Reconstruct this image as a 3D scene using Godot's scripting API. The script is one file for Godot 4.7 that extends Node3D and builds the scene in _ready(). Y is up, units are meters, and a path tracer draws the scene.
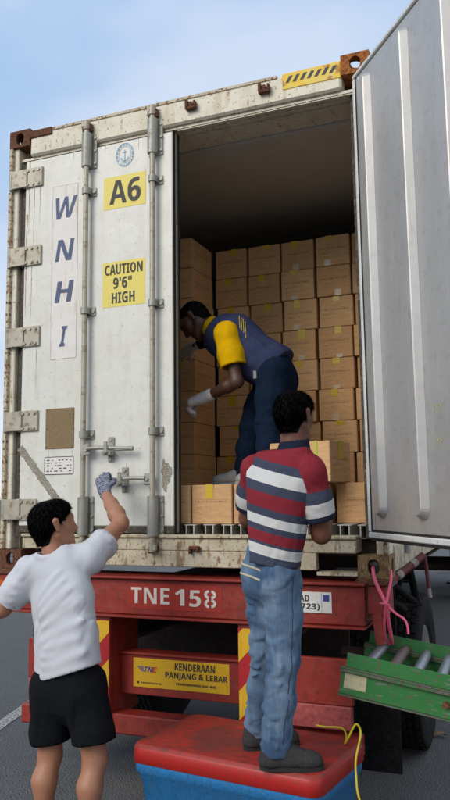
extends Node3D
# A loaded refrigerated container on a red trailer, rear view. Container rear face is the plane z = 0, ground is y = 0.

const Y0 := 1.27            # underside of the container
const W := 2.438            # container width
const H := 2.896            # container height
var M := {}                 # materials
var names := {}
var font: SystemFont
var rng := RandomNumberGenerator.new()

func _ready() -> void:
	rng.seed = 71
	make_camera()
	make_sky()
	make_sun()
	make_materials()
	make_ground()
	make_container()
	make_trailer()
	make_cartons()
	make_cooler()
	make_conveyor()
	make_small_things()
	make_person_reaching()
	make_person_on_box()
	make_person_inside()

# ------------------------------------------------------------------ camera, sky, sun
func make_camera() -> void:
	var c := Camera3D.new()
	c.name = "camera"
	c.fov = rad_to_deg(2.0 * atan(400.0 / 750.0))
	c.near = 0.05
	c.far = 3000.0
	c.transform = Transform3D(Basis(Vector3.UP, 0.383) * Basis(Vector3.RIGHT, 0.128) * Basis(Vector3.BACK, -0.013), Vector3(3.13, 1.699, 3.931))
	add_child(c)
	c.current = true

func make_sky() -> void:
	var n1 := FastNoiseLite.new()
	n1.seed = 5; n1.frequency = 0.9; n1.fractal_octaves = 5; n1.fractal_gain = 0.5
	var w := 768
	var h := 384
	var img := Image.create_empty(w, h, false, Image.FORMAT_RGBF)
	for j in h:
		var el := (0.5 - (j + 0.5) / h) * PI
		for i in w:
			var az := ((i + 0.5) / w - 0.5) * TAU
			# panorama: centre column looks to -z
			var d := Vector3(sin(az) * cos(el), sin(el), -cos(az) * cos(el))
			var c := Color(0.2, 0.2, 0.2)
			if d.y > -0.02:
				var t := pow(1.0 - clampf(d.y, 0.0, 1.0), 2.2)
				c = Color(0.225, 0.39, 0.63).lerp(Color(0.62, 0.67, 0.74), t)
				# thin high cloud, flattened towards the horizon
				var q := Vector3(d.x, 0.0, d.z) / (d.y + 0.28) * 1.3
				var n := n1.get_noise_3d(q.x * 0.8 + 4.0, q.z * 1.5, 2.0) * 0.5 + 0.5
				# a broad bank of haze lies to the west (-x), where the light comes from
				var bank := smoothstep(-0.1, 0.62, -d.x * 0.9 - d.z * 0.05 + (n - 0.5) * 0.7)
				var a := clampf(smoothstep(0.38, 0.70, n) * 0.45 + bank * 0.9, 0.0, 0.95)
				c = c.lerp(Color(0.70, 0.72, 0.78), a)
			else:
				c = Color(0.17, 0.17, 0.17)
			img.set_pixel(i, j, c)
	var pm := PanoramaSkyMaterial.new()
	pm.panorama = ImageTexture.create_from_image(img)
	var sky := Sky.new()
	sky.sky_material = pm
	var e := Environment.new()
	e.background_mode = Environment.BG_SKY
	e.sky = sky
	e.background_energy_multiplier = 1.0
	e.tonemap_mode = Environment.TONE_MAPPER_LINEAR
	e.tonemap_exposure = 1.3
	e.sdfgi_enabled = true
	e.ssao_enabled = true
	e.ssil_enabled = true
	var we := WorldEnvironment.new()
	we.name = "environment"
	we.environment = e
	add_child(we)

func make_sun() -> void:
	# sun veiled by thin cloud, high, from behind and left of the viewer
	var s := DirectionalLight3D.new()
	s.name = "sun"
	s.light_energy = 0.6
	s.light_color = Color(1.0, 0.96, 0.9)
	s.light_angular_distance = 35.0
	s.shadow_enabled = true
	add_child(s)
	s.look_at_from_position(Vector3(-2.8, 4.6, 6.2), Vector3.ZERO)

# ------------------------------------------------------------------ nodes
func numbered(called: String) -> String:
	var n: int = names.get(called, 0)
	names[called] = n + 1
	return called if n == 0 else "%s_%03d" % [called, n]

func thing(called: String, label: String, category: String, at := Vector3.ZERO, group := "") -> Node3D:
	var o := Node3D.new()
	o.name = numbered(called)
	add_child(o)
	o.position = at
	o.set_meta("label", label)
	o.set_meta("category", category)
	if group != "":
		o.set_meta("group", group)
	return o

# mesh drawn in world coordinates, kept under its thing
func part(root: Node3D, called: String, mesh: Mesh, mat: Material) -> MeshInstance3D:
	var o := MeshInstance3D.new()
	o.name = called
	o.mesh = mesh
	o.material_override = mat
	var off := Vector3.ZERO
	var q: Node = root
	while q != self and q is Node3D:
		off += (q as Node3D).position
		q = q.get_parent()
	o.position = -off
	root.add_child(o, true)
	return o

# mesh in the coordinates of its parent
func local(root: Node3D, called: String, mesh: Mesh, mat: Material, xf := Transform3D()) -> MeshInstance3D:
	var o := MeshInstance3D.new()
	o.name = called
	o.mesh = mesh
	o.material_override = mat
	o.transform = xf
	root.add_child(o, true)
	return o

func group_part(root: Node3D, called: String) -> Node3D:
	var o := Node3D.new()
	o.name = called
	root.add_child(o, true)
	return o

# ------------------------------------------------------------------ shapes
class MB:
	var st := SurfaceTool.new()
	func _init() -> void:
		st.begin(Mesh.PRIMITIVE_TRIANGLES)
	func tri(a: Vector3, b: Vector3, c: Vector3, n: Vector3) -> void:
		if (b - a).cross(c - a).dot(n) > 0.0:
			var t := b
			b = c
			c = t
		st.add_vertex(a); st.add_vertex(b); st.add_vertex(c)
	func quad(a: Vector3, b: Vector3, c: Vector3, d: Vector3, n: Vector3) -> void:
		tri(a, b, c, n); tri(a, c, d, n)
	func flat() -> void:
		st.set_smooth_group(0xFFFFFFFF)
	func smooth() -> void:
		st.set_smooth_group(0)
	func box(c: Vector3, s: Vector3, b := 0.0, bs := Basis()) -> MB:
		flat()
		var h := s * 0.5
		b = minf(b, minf(h.x, minf(h.y, h.z)) * 0.9)
		var P := func(ax: int, sg: Vector3) -> Vector3:
			var v := Vector3(h.x - b, h.y - b, h.z - b)
			v[ax] = h[ax]
			return c + bs * (v * sg)
		for ax in 3:
			var u := (ax + 1) % 3
			var v := (ax + 2) % 3
			for sg in [-1.0, 1.0]:
				var q := []
				for k in [[-1, -1], [1, -1], [1, 1], [-1, 1]]:
					var g := Vector3.ZERO
					g[ax] = sg; g[u] = k[0]; g[v] = k[1]
					q.append(P.call(ax, g))
				var n := Vector3.ZERO
				n[ax] = sg
				quad(q[0], q[1], q[2], q[3], bs * n)
			if b > 0.0:
				for sa in [-1.0, 1.0]:
					for sb in [-1.0, 1.0]:
						var g1 := Vector3.ZERO
						g1[ax] = sa; g1[u] = sb; g1[v] = -1.0
						var g2 := g1
						g2[v] = 1.0
						var n := Vector3.ZERO
						n[ax] = sa; n[u] = sb
						quad(P.call(ax, g1), P.call(ax, g2), P.call(u, g2), P.call(u, g1), bs * n)
		if b > 0.0:
			for sx in [-1.0, 1.0]:
				for sy in [-1.0, 1.0]:
					for sz in [-1.0, 1.0]:
						var g := Vector3(sx, sy, sz)
						tri(P.call(0, g), P.call(1, g), P.call(2, g), bs * g)
		return self
	# box given by its two opposite corners
	func bx(x0: float, x1: float, y0: float, y1: float, z0: float, z1: float, b := 0.0) -> MB:
		return box(Vector3(x0 + x1, y0 + y1, z0 + z1) * 0.5, Vector3(absf(x1 - x0), absf(y1 - y0), absf(z1 - z0)), b)
	func tube(pts: Array, r, seg := 12, caps := true, flatn := Vector3.ZERO, flatk := 1.0) -> MB:
		var n := pts.size()
		var rings := []
		var up := Vector3(0.13, 0.9, 0.41).normalized()
		for i in n:
			var d: Vector3 = (pts[mini(i + 1, n - 1)] - pts[maxi(i - 1, 0)]).normalized()
			if absf(d.dot(up)) > 0.98:
				up = Vector3(0.9, 0.1, -0.4).normalized()
			var a := (up - d * up.dot(d)).normalized()
			up = a
			var bb := d.cross(a)
			var rr: float = r[i] if r is Array else r
			var ring := []
			for k in seg:
				var t := TAU * k / seg
				var o := (a * cos(t) + bb * sin(t)) * rr
				if flatk < 1.0:
					o -= flatn * (o.dot(flatn) * (1.0 - flatk))
				ring.append(pts[i] + o)
			rings.append(ring)
		smooth()
		for i in n - 1:
			for k in seg:
				var k2 := (k + 1) % seg
				quad(rings[i][k], rings[i][k2], rings[i + 1][k2], rings[i + 1][k], (rings[i][k] + rings[i + 1][k2]) * 0.5 - (pts[i] + pts[i + 1]) * 0.5)
		if caps:
			flat()
			for e in [0, n - 1]:
				var dn: Vector3 = (pts[e] - pts[1 if e == 0 else n - 2])
				for k in seg:
					tri(pts[e], rings[e][k], rings[e][(k + 1) % seg], dn)
		return self
	# profile: Vector2(radius, along) about axis from o
	func lathe(prof: Array, o: Vector3, axis: Vector3, seg := 32, sm := true) -> MB:
		var a := axis.cross(Vector3(0.3, 0.9, 0.2)).normalized()
		var b := axis.cross(a)
		if sm: smooth()
		else: flat()
		for i in prof.size() - 1:
			var p: Vector2 = prof[i]
			var q: Vector2 = prof[i + 1]
			var dp := q - p
			for k in seg:
				var t := TAU * k / seg
				var t2 := TAU * (k + 1) / seg
				var r1 := a * cos(t) + b * sin(t)
				var r2 := a * cos(t2) + b * sin(t2)
				var nn := (r1 + r2).normalized() * dp.y - axis * dp.x
				quad(o + r1 * p.x + axis * p.y, o + r2 * p.x + axis * p.y, o + r2 * q.x + axis * q.y, o + r1 * q.x + axis * q.y, nn)
		return self
	# plate of thickness t with an oval slot (half length a along u, half width b along v), normal = u x v side
	func slot_plate(c: Vector3, u: Vector3, v: Vector3, n: Vector3, su: float, sv: float, t: float, a: float, b: float) -> MB:
		var seg := 32
		var ov := []
		var re := []
		for k in seg:
			var th := TAU * (k + 0.5) / seg
			var cx := cos(th)
			var sy := sin(th)
			var o := Vector2(signf(cx) * (a - b) + cx * b, sy * b)
			ov.append(o)
			var m := maxf(absf(cx) / (su * 0.5), absf(sy) / (sv * 0.5))
			re.append(Vector2(cx, sy) / m)
		flat()
		for k in seg:
			var k2 := (k + 1) % seg
			for s in [0.5, -0.5]:
				var z: Vector3 = c + n * (t * s)
				quad(z + u * ov[k].x + v * ov[k].y, z + u * ov[k2].x + v * ov[k2].y, z + u * re[k2].x + v * re[k2].y, z + u * re[k].x + v * re[k].y, n * s)
			var mid: Vector2 = (ov[k] + ov[k2]) * 0.5
			quad(c + u * ov[k].x + v * ov[k].y + n * t * 0.5, c + u * ov[k2].x + v * ov[k2].y + n * t * 0.5, c + u * ov[k2].x + v * ov[k2].y - n * t * 0.5, c + u * ov[k].x + v * ov[k].y - n * t * 0.5, -(u * mid.x + v * mid.y))
		# corners that the ring leaves open
		for sx in [-1.0, 1.0]:
			for sy in [-1.0, 1.0]:
				var cn := Vector2(sx * su * 0.5, sy * sv * 0.5)
				var near := []
				for k in seg:
					var e: Vector2 = re[k]
					if signf(e.x) == sx and signf(e.y) == sy:
						near.append(e)
				var ea := Vector2.ZERO
				var eb := Vector2.ZERO
				for e in near:
					if absf(absf(e.x) - su * 0.5) < 1e-5 and (ea == Vector2.ZERO or absf(e.y) > absf(ea.y)): ea = e
					if absf(absf(e.y) - sv * 0.5) < 1e-5 and (eb == Vector2.ZERO or absf(e.x) > absf(eb.x)): eb = e
				for s in [0.5, -0.5]:
					var z: Vector3 = c + n * (t * s)
					tri(z + u * cn.x + v * cn.y, z + u * ea.x + v * ea.y, z + u * eb.x + v * eb.y, n * s)
		for q in [[u, v, su, sv], [v, u, sv, su]]:
			for s in [-1.0, 1.0]:
				var cc: Vector3 = c + q[0] * (q[2] * 0.5 * s)
				var hv: Vector3 = q[1] * (q[3] * 0.5)
				quad(cc + hv + n * t * 0.5, cc - hv + n * t * 0.5, cc - hv - n * t * 0.5, cc + hv - n * t * 0.5, q[0] * s)
		return self
	# loft of rounded rectangles; layers of [y, half x, half z, corner radius]
	func loft(o: Vector3, layers: Array, bs := Basis(), seg := 6) -> MB:
		var rings := []
		for l in layers:
			var ring := []
			for q in 4:
				var sx := 1.0 if q == 0 or q == 3 else -1.0
				var sz := 1.0 if q < 2 else -1.0
				for k in seg + 1:
					var t := (q + float(k) / seg) * PI * 0.5
					ring.append(o + bs * Vector3(sx * (l[1] - l[3]) + cos(t) * l[3], l[0], sz * (l[2] - l[3]) + sin(t) * l[3]))
			rings.append(ring)
		smooth()
		var n: int = rings[0].size()
		for i in rings.size() - 1:
			var ci: Vector3 = o + bs * Vector3(0, (layers[i][0] + layers[i + 1][0]) * 0.5, 0)
			for k in n:
				var k2 := (k + 1) % n
				var mid: Vector3 = (rings[i][k] + rings[i + 1][k2]) * 0.5
				var out := mid - ci
				var dy: float = layers[i + 1][0] - layers[i][0]
				var dr: float = layers[i + 1][1] - layers[i][1]
				var hor := (out - bs.y * out.dot(bs.y)).normalized()
				quad(rings[i][k], rings[i][k2], rings[i + 1][k2], rings[i + 1][k], hor * dy - bs.y * dr)
		flat()
		for e in [0, rings.size() - 1]:
			var cc: Vector3 = o + bs * Vector3(0, layers[e][0], 0)
			for k in n:
				tri(cc, rings[e][k], rings[e][(k + 1) % n], bs.y * (1.0 if e > 0 else -1.0))
		return self
	func add(m: Mesh, xf := Transform3D()) -> MB:
		for s in m.get_surface_count():
			st.append_from(m, s, xf)
		return self
	func done() -> ArrayMesh:
		st.generate_normals()
		st.index()
		return st.commit()

func curve(pts: Array, n := 8) -> Array:
	var out := []
	for i in pts.size() - 1:
		var p0: Vector3 = pts[maxi(i - 1, 0)]
		var p1: Vector3 = pts[i]
		var p2: Vector3 = pts[i + 1]
		var p3: Vector3 = pts[mini(i + 2, pts.size() - 1)]
		for k in n:
			var t := float(k) / n
			out.append(0.5 * ((2.0 * p1) + (p2 - p0) * t + (2.0 * p0 - 5.0 * p1 + 4.0 * p2 - p3) * t * t + (3.0 * p1 - p0 - 3.0 * p2 + p3) * t * t * t))
	out.append(pts[-1])
	return out

# lettering fitted into the rectangle x0..x1, y0..y1 of the frame xf (x right, y up, z out of the surface)
func lettering(root: Node3D, called: String, text: String, mat: Material, xf: Transform3D, x0: float, x1: float, y0: float, y1: float, slant := 0.0, serif := false, deep := 0.0015) -> MeshInstance3D:
	var t := TextMesh.new()
	var f := SystemFont.new()
	f.font_names = PackedStringArray(["Droid Serif" if serif else "Droid Sans"])
	f.font_weight = 700
	t.font = f
	t.text = text
	t.font_size = 64
	t.pixel_size = 0.01
	t.depth = 0.1
	t.curve_step = 2.0
	var b := t.get_aabb()
	var sx := (x1 - x0) / maxf(b.size.x, 0.001)
	var sy := (y1 - y0) / maxf(b.size.y, 0.001)
	var sz := deep / 0.1
	var bs := Basis(Vector3(sx, 0, 0), Vector3(slant * sy, sy, 0), Vector3(0, 0, sz))
	var c := b.get_center()
	var o := Vector3((x0 + x1) * 0.5, (y0 + y1) * 0.5, deep * 0.5 + 0.0005) - bs * c
	var off := Vector3.ZERO
	var q: Node = root
	while q != self and q is Node3D:
		off += (q as Node3D).position
		q = q.get_parent()
	return local(root, called, t, mat, Transform3D(Basis(), -off) * xf * Transform3D(bs, o))

# ------------------------------------------------------------------ materials
# layers of noise over a base colour; layer = [frequency, low, high, amount, colour, stretch x, stretch y, cellular]
func tex(base: Color, layers: Array, size := 512, sd := 1) -> ImageTexture:
	var acc := PackedFloat32Array()
	var n := size * size
	var r := PackedFloat32Array(); var g := PackedFloat32Array(); var b := PackedFloat32Array()
	r.resize(n); g.resize(n); b.resize(n)
	r.fill(base.r); g.fill(base.g); b.fill(base.b)
	var k := 0
	for l in layers:
		k += 1
		var fn := FastNoiseLite.new()
		fn.seed = sd * 31 + k
		fn.noise_type = FastNoiseLite.TYPE_SIMPLEX_SMOOTH
		fn.fractal_octaves = 4
		fn.frequency = l[0]
		var sx: float = l[5] if l.size() > 5 else 1.0
		var sy: float = l[6] if l.size() > 6 else 1.0
		var im := fn.get_seamless_image(maxi(4, int(size / sx)), maxi(4, int(size / sy)), false, false, 0.12, true)
		im.convert(Image.FORMAT_L8)
		if im.get_width() != size or im.get_height() != size:
			im.resize(size, size, Image.INTERPOLATE_CUBIC)
		var d := im.get_data()
		var lo: float = l[1] * 255.0
		var iv: float = 1.0 / maxf((l[2] - l[1]) * 255.0, 0.01)
		var am: float = l[3]
		var c: Color = l[4]
		var cr := c.r; var cg := c.g; var cb := c.b
		for i in n:
			var t := (d[i] - lo) * iv
			if t <= 0.0:
				continue
			if t > 1.0:
				t = 1.0
			t *= am
			r[i] += (cr - r[i]) * t
			g[i] += (cg - g[i]) * t
			b[i] += (cb - b[i]) * t
	var out := PackedByteArray()
	out.resize(n * 3)
	for i in n:
		out[i * 3] = int(clampf(r[i], 0, 1) * 255.0)
		out[i * 3 + 1] = int(clampf(g[i], 0, 1) * 255.0)
		out[i * 3 + 2] = int(clampf(b[i], 0, 1) * 255.0)
	return ImageTexture.create_from_image(Image.create_from_data(size, size, false, Image.FORMAT_RGB8, out))

func bump(freq: float, size := 256, strength := 6.0, sd := 3, sx := 1.0, sy := 1.0) -> ImageTexture:
	var fn := FastNoiseLite.new()
	fn.seed = sd
	fn.frequency = freq
	fn.fractal_octaves = 4
	var im := fn.get_seamless_image(int(size / sx), int(size / sy), false, false, 0.12, true)
	im.convert(Image.FORMAT_L8)
	im.resize(size, size, Image.INTERPOLATE_CUBIC)
	im.convert(Image.FORMAT_RGBA8)
	im.bump_map_to_normal_map(strength)
	return ImageTexture.create_from_image(im)

func mat(albedo, rough := 0.7, metal := 0.0, per_m := 1.0, normal: Texture2D = null, nscale := 1.0) -> StandardMaterial3D:
	var m := StandardMaterial3D.new()
	if albedo is Texture2D:
		m.albedo_texture = albedo
	else:
		m.albedo_color = albedo
	m.roughness = rough
	m.metallic = metal
	m.uv1_triplanar = true
	m.uv1_scale = Vector3.ONE * per_m
	if normal:
		m.normal_enabled = true
		m.normal_texture = normal
		m.normal_scale = nscale
	return m

func make_materials() -> void:
	var rust := Color(0.33, 0.19, 0.11)
	var rust2 := Color(0.45, 0.27, 0.14)
	var dirt := Color(0.42, 0.39, 0.33)
	var bf := bump(0.05, 256, 5.0, 11)
	var bfine := bump(0.2, 256, 5.0, 12)
	M.bf = bf
	M.door_white = mat(tex(Color(0.82, 0.82, 0.795), [
		[0.02, 0.45, 0.8, 0.35, Color(0.77, 0.76, 0.71)],
		[0.05, 0.55, 0.85, 0.35, Color(0.75, 0.73, 0.66), 1.0, 9.0],
		[0.06, 0.68, 0.85, 0.25, Color(0.70, 0.68, 0.62)],
		[0.16, 0.79, 0.86, 0.45, Color(0.55, 0.48, 0.41)]], 512, 2), 0.42, 0.0, 0.4, bf, 0.04)
	M.frame_cream = mat(tex(Color(0.83, 0.81, 0.735), [
		[0.012, 0.45, 0.8, 0.45, Color(0.72, 0.68, 0.58)],
		[0.02, 0.66, 0.84, 0.4, Color(0.66, 0.58, 0.46), 1.0, 4.0],
		[0.05, 0.76, 0.86, 0.5, Color(0.48, 0.34, 0.22), 1.0, 3.0],
		[0.10, 0.76, 0.82, 0.6, rust]], 512, 3), 0.55, 0.0, 0.7, bf, 0.08)
	M.sill = mat(tex(Color(0.74, 0.71, 0.62), [
		[0.012, 0.4, 0.75, 0.5, Color(0.62, 0.57, 0.46)],
		[0.025, 0.62, 0.74, 0.7, Color(0.48, 0.38, 0.26), 1.0, 3.0],
		[0.05, 0.68, 0.80, 0.7, Color(0.42, 0.28, 0.18), 1.0, 2.5],
		[0.10, 0.74, 0.82, 0.7, rust]], 512, 4), 0.65, 0.0, 0.8, bf, 0.12)
	M.rust = mat(tex(Color(0.36, 0.20, 0.12), [
		[0.04, 0.4, 0.7, 0.8, Color(0.24, 0.13, 0.09)],
		[0.12, 0.55, 0.7, 0.8, Color(0.52, 0.31, 0.17)],
		[0.2, 0.68, 0.75, 0.8, Color(0.66, 0.55, 0.42)]], 256, 5), 0.88, 0.0, 3.0, bfine, 0.8)
	M.rust_bright = mat(tex(Color(0.62, 0.36, 0.13), [
		[0.04, 0.4, 0.7, 0.8, Color(0.38, 0.19, 0.09)],
		[0.12, 0.6, 0.7, 0.7, Color(0.78, 0.55, 0.22)]], 256, 6), 0.85, 0.0, 3.0, bfine, 0.7)
	M.yellow_worn = mat(tex(Color(0.88, 0.74, 0.20), [
		[0.03, 0.45, 0.75, 0.6, Color(0.85, 0.78, 0.50)],
		[0.03, 0.66, 0.76, 0.8, Color(0.58, 0.38, 0.15)]], 256, 7), 0.6, 0.0, 1.0)
	M.galv = mat(tex(Color(0.60, 0.60, 0.57), [
		[0.02, 0.45, 0.75, 0.4, Color(0.53, 0.52, 0.48)],
		[0.04, 0.70, 0.82, 0.5, Color(0.44, 0.38, 0.31)],
		[0.03, 0.6, 0.8, 0.3, Color(0.67, 0.67, 0.64), 1.0, 4.0]], 256, 8), 0.5, 0.35, 1.5, bf, 0.06)
	M.hinge = mat(tex(Color(0.66, 0.64, 0.58), [
		[0.02, 0.45, 0.75, 0.5, Color(0.58, 0.55, 0.48)],
		[0.04, 0.70, 0.80, 0.6, Color(0.45, 0.36, 0.27)]], 256, 9), 0.5, 0.2, 1.5, bf, 0.06)
	M.gasket = mat(tex(Color(0.13, 0.125, 0.12), [[0.06, 0.5, 0.75, 0.6, Color(0.23, 0.21, 0.19)]], 256, 10), 0.75, 0.0, 2.0)
	M.gap = mat(tex(Color(0.30, 0.27, 0.24), [[0.06, 0.45, 0.7, 0.8, Color(0.22, 0.18, 0.15)], [0.05, 0.6, 0.75, 0.6, Color(0.5, 0.46, 0.4)]], 256, 11), 0.85, 0.0, 2.0)
	M.liner = mat(tex(Color(0.76, 0.75, 0.73), [[0.01, 0.45, 0.75, 0.3, Color(0.70, 0.69, 0.67)]], 256, 13), 0.5, 0.1, 0.8)
	M.steel = mat(tex(Color(0.71, 0.705, 0.695), [
		[0.016, 0.4, 0.8, 0.45, Color(0.68, 0.67, 0.655), 1.0, 2.0],
		[0.05, 0.62, 0.80, 0.25, Color(0.59, 0.58, 0.57)],
		[0.14, 0.80, 0.86, 0.35, Color(0.52, 0.50, 0.48)],
		[0.08, 0.62, 0.8, 0.25, Color(0.78, 0.78, 0.78), 1.0, 12.0]], 512, 14), 0.46, 0.5, 0.5, bump(0.012, 256, 4.0, 15), 0.10)
	M.door_edge = mat(tex(Color(0.80, 0.81, 0.80), [[0.03, 0.5, 0.8, 0.4, Color(0.68, 0.68, 0.64)], [0.12, 0.78, 0.84, 0.5, Color(0.50, 0.42, 0.35)]], 256, 16), 0.5, 0.0, 1.5)
	M.alum = mat(tex(Color(0.72, 0.71, 0.68), [[0.06, 0.5, 0.75, 0.5, Color(0.55, 0.52, 0.47)]], 256, 17), 0.5, 0.5, 2.0)
	M.grey_paint = mat(Color(0.5, 0.5, 0.48), 0.6)
	M.red = mat(tex(Color(0.56, 0.165, 0.12), [
		[0.015, 0.4, 0.8, 0.5, Color(0.50, 0.175, 0.135)],
		[0.04, 0.55, 0.75, 0.45, Color(0.42, 0.15, 0.12), 1.0, 3.0],
		[0.06, 0.70, 0.78, 0.5, Color(0.36, 0.18, 0.14)],
		[0.05, 0.60, 0.78, 0.35, Color(0.52, 0.29, 0.25)]], 512, 18), 0.5, 0.0, 0.6, bf, 0.08)
	M.red_pale = mat(tex(Color(0.63, 0.30, 0.29), [
		[0.02, 0.4, 0.8, 0.5, Color(0.55, 0.25, 0.25)], [0.08, 0.6, 0.72, 0.5, Color(0.45, 0.22, 0.2)]], 256, 19), 0.5, 0.0, 1.2, bf, 0.2)
	M.red_sign = mat(Color(0.66, 0.10, 0.13), 0.5)
	M.chassis_dark = mat(tex(Color(0.20, 0.12, 0.11), [[0.04, 0.45, 0.7, 0.8, Color(0.11, 0.10, 0.10)], [0.08, 0.6, 0.72, 0.6, Color(0.30, 0.20, 0.15)]], 256, 20), 0.8, 0.0, 1.0)
	M.black = mat(tex(Color(0.10, 0.10, 0.105), [[0.05, 0.5, 0.75, 0.6, Color(0.17, 0.165, 0.16)]], 256, 21), 0.7, 0.0, 1.5)
	M.rubber = mat(tex(Color(0.13, 0.13, 0.135), [[0.05, 0.45, 0.75, 0.6, Color(0.20, 0.195, 0.185)], [0.2, 0.6, 0.75, 0.4, Color(0.09, 0.09, 0.09)]], 256, 22), 0.85, 0.0, 2.0, bfine, 0.3)
	M.white_paint = mat(tex(Color(0.84, 0.82, 0.79), [[0.06, 0.5, 0.75, 0.4, Color(0.72, 0.66, 0.60)], [0.12, 0.64, 0.72, 0.6, Color(0.62, 0.40, 0.36)]], 256, 23), 0.6, 0.0, 3.0)
	M.plate_white = mat(tex(Color(0.85, 0.85, 0.83), [[0.06, 0.55, 0.8, 0.3, Color(0.72, 0.70, 0.66)]], 256, 24), 0.45, 0.0, 3.0)
	M.sign_yellow = mat(tex(Color(0.86, 0.68, 0.10), [[0.05, 0.5, 0.8, 0.35, Color(0.80, 0.62, 0.18)], [0.14, 0.66, 0.74, 0.4, Color(0.5, 0.4, 0.2)]], 256, 25), 0.5, 0.0, 3.0)
	M.decal_yellow = mat(tex(Color(0.86, 0.79, 0.35), [[0.03, 0.45, 0.8, 0.5, Color(0.84, 0.79, 0.50)], [0.08, 0.70, 0.80, 0.35, Color(0.76, 0.71, 0.46)]], 256, 26), 0.5, 0.0, 3.0)
	M.ink = mat(Color(0.17, 0.17, 0.18), 0.6)
	M.ink_blue = mat(tex(Color(0.27, 0.32, 0.45), [[0.08, 0.5, 0.75, 0.4, Color(0.38, 0.42, 0.52)]], 256, 27), 0.6, 0.0, 3.0)
	M.ink_sky = mat(tex(Color(0.42, 0.62, 0.74), [[0.1, 0.45, 0.65, 0.6, Color(0.62, 0.73, 0.78)]], 256, 28), 0.6, 0.0, 6.0)
	M.logo_blue = mat(Color(0.22, 0.27, 0.55), 0.5)
	M.logo_red = mat(Color(0.72, 0.24, 0.12), 0.5)
	M.panel_white = mat(tex(Color(0.84, 0.83, 0.81), [[0.02, 0.5, 0.8, 0.3, Color(0.78, 0.75, 0.70)], [0.05, 0.72, 0.82, 0.35, Color(0.74, 0.64, 0.55), 1.0, 6.0]], 256, 29), 0.5, 0.0, 1.5)
	M.brass = mat(tex(Color(0.52, 0.44, 0.31), [[0.08, 0.45, 0.7, 0.7, Color(0.42, 0.35, 0.25)], [0.2, 0.6, 0.72, 0.6, Color(0.66, 0.60, 0.48)]], 256, 30), 0.6, 0.3, 4.0, bfine, 0.6)
	M.scar = mat(tex(Color(0.46, 0.42, 0.36), [[0.12, 0.48, 0.56, 0.9, Color(0.80, 0.79, 0.75)], [0.2, 0.58, 0.68, 0.8, Color(0.26, 0.22, 0.19)]], 512, 31), 0.8, 0.0, 2.5, bfine, 0.6)
	M.cool_blue = mat(tex(Color(0.17, 0.49, 0.74), [[0.03, 0.45, 0.8, 0.45, Color(0.18, 0.40, 0.58)], [0.10, 0.62, 0.74, 0.45, Color(0.35, 0.48, 0.56), 3.0, 1.0], [0.16, 0.66, 0.72, 0.6, Color(0.10, 0.22, 0.32)]], 512, 32), 0.5, 0.0, 1.5, bf, 0.15)
	M.cool_red = mat(tex(Color(0.64, 0.165, 0.13), [
		[0.006, 0.35, 0.65, 0.75, Color(0.43, 0.19, 0.175)],
		[0.03, 0.45, 0.80, 0.45, Color(0.38, 0.21, 0.195)],
		[0.14, 0.60, 0.75, 0.3, Color(0.52, 0.30, 0.27)],
		[0.08, 0.70, 0.78, 0.4, Color(0.27, 0.17, 0.16), 5.0, 1.0]], 512, 33), 0.6, 0.0, 0.9, bf, 0.05)
	M.cool_rim = mat(tex(Color(0.66, 0.12, 0.105), [[0.05, 0.55, 0.75, 0.4, Color(0.60, 0.16, 0.14)], [0.14, 0.64, 0.72, 0.6, Color(0.42, 0.2, 0.18)]], 256, 34), 0.45, 0.0, 2.0)
	M.green = mat(tex(Color(0.15, 0.42, 0.19), [
		[0.03, 0.45, 0.8, 0.4, Color(0.20, 0.42, 0.22)],
		[0.05, 0.70, 0.75, 0.85, Color(0.38, 0.31, 0.27)],
		[0.08, 0.72, 0.78, 0.7, Color(0.45, 0.44, 0.42), 5.0, 1.0]], 512, 35), 0.5, 0.0, 1.0, bf, 0.06)
	M.green_worn = mat(tex(Color(0.36, 0.38, 0.34), [
		[0.05, 0.5, 0.62, 0.8, Color(0.20, 0.42, 0.22), 5.0, 1.0],
		[0.10, 0.58, 0.68, 0.8, Color(0.37, 0.25, 0.20)]], 256, 36), 0.55, 0.2, 1.8)
	M.roller = mat(tex(Color(0.54, 0.57, 0.60), [[0.05, 0.5, 0.75, 0.5, Color(0.45, 0.46, 0.47)], [0.14, 0.64, 0.72, 0.5, Color(0.36, 0.31, 0.28)]], 256, 37), 0.4, 0.6, 2.0)
	M.roller_rust = mat(tex(Color(0.40, 0.34, 0.32), [[0.05, 0.45, 0.7, 0.7, Color(0.33, 0.25, 0.22)], [0.14, 0.62, 0.72, 0.5, Color(0.5, 0.47, 0.45)]], 256, 38), 0.6, 0.4, 2.0)
	M.pink = mat(Color(0.87, 0.36, 0.48), 0.5)
	M.strap = mat(Color(0.78, 0.72, 0.16), 0.45)
	M.leaf = mat(Color(0.52, 0.41, 0.27), 0.8)
	M.asphalt = mat(tex(Color(0.335, 0.34, 0.345), [
		[0.008, 0.4, 0.75, 0.5, Color(0.30, 0.305, 0.31)],
		[0.25, 0.5, 0.72, 0.7, Color(0.42, 0.42, 0.42)],
		[0.35, 0.56, 0.66, 0.8, Color(0.21, 0.21, 0.215)],
		[0.30, 0.68, 0.74, 0.8, Color(0.54, 0.53, 0.51)]], 512, 39), 0.9, 0.0, 0.9, bump(0.3, 256, 9.0, 40), 0.35)
	M.asphalt.uv1_world_triplanar = true
	M.line_white = mat(tex(Color(0.68, 0.67, 0.64), [[0.08, 0.5, 0.6, 0.8, Color(0.36, 0.36, 0.36)], [0.25, 0.55, 0.65, 0.6, Color(0.5, 0.5, 0.49)]], 256, 41), 0.85, 0.0, 1.5)
	M.lamp_red = mat(Color(0.55, 0.07, 0.06), 0.25)
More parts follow.
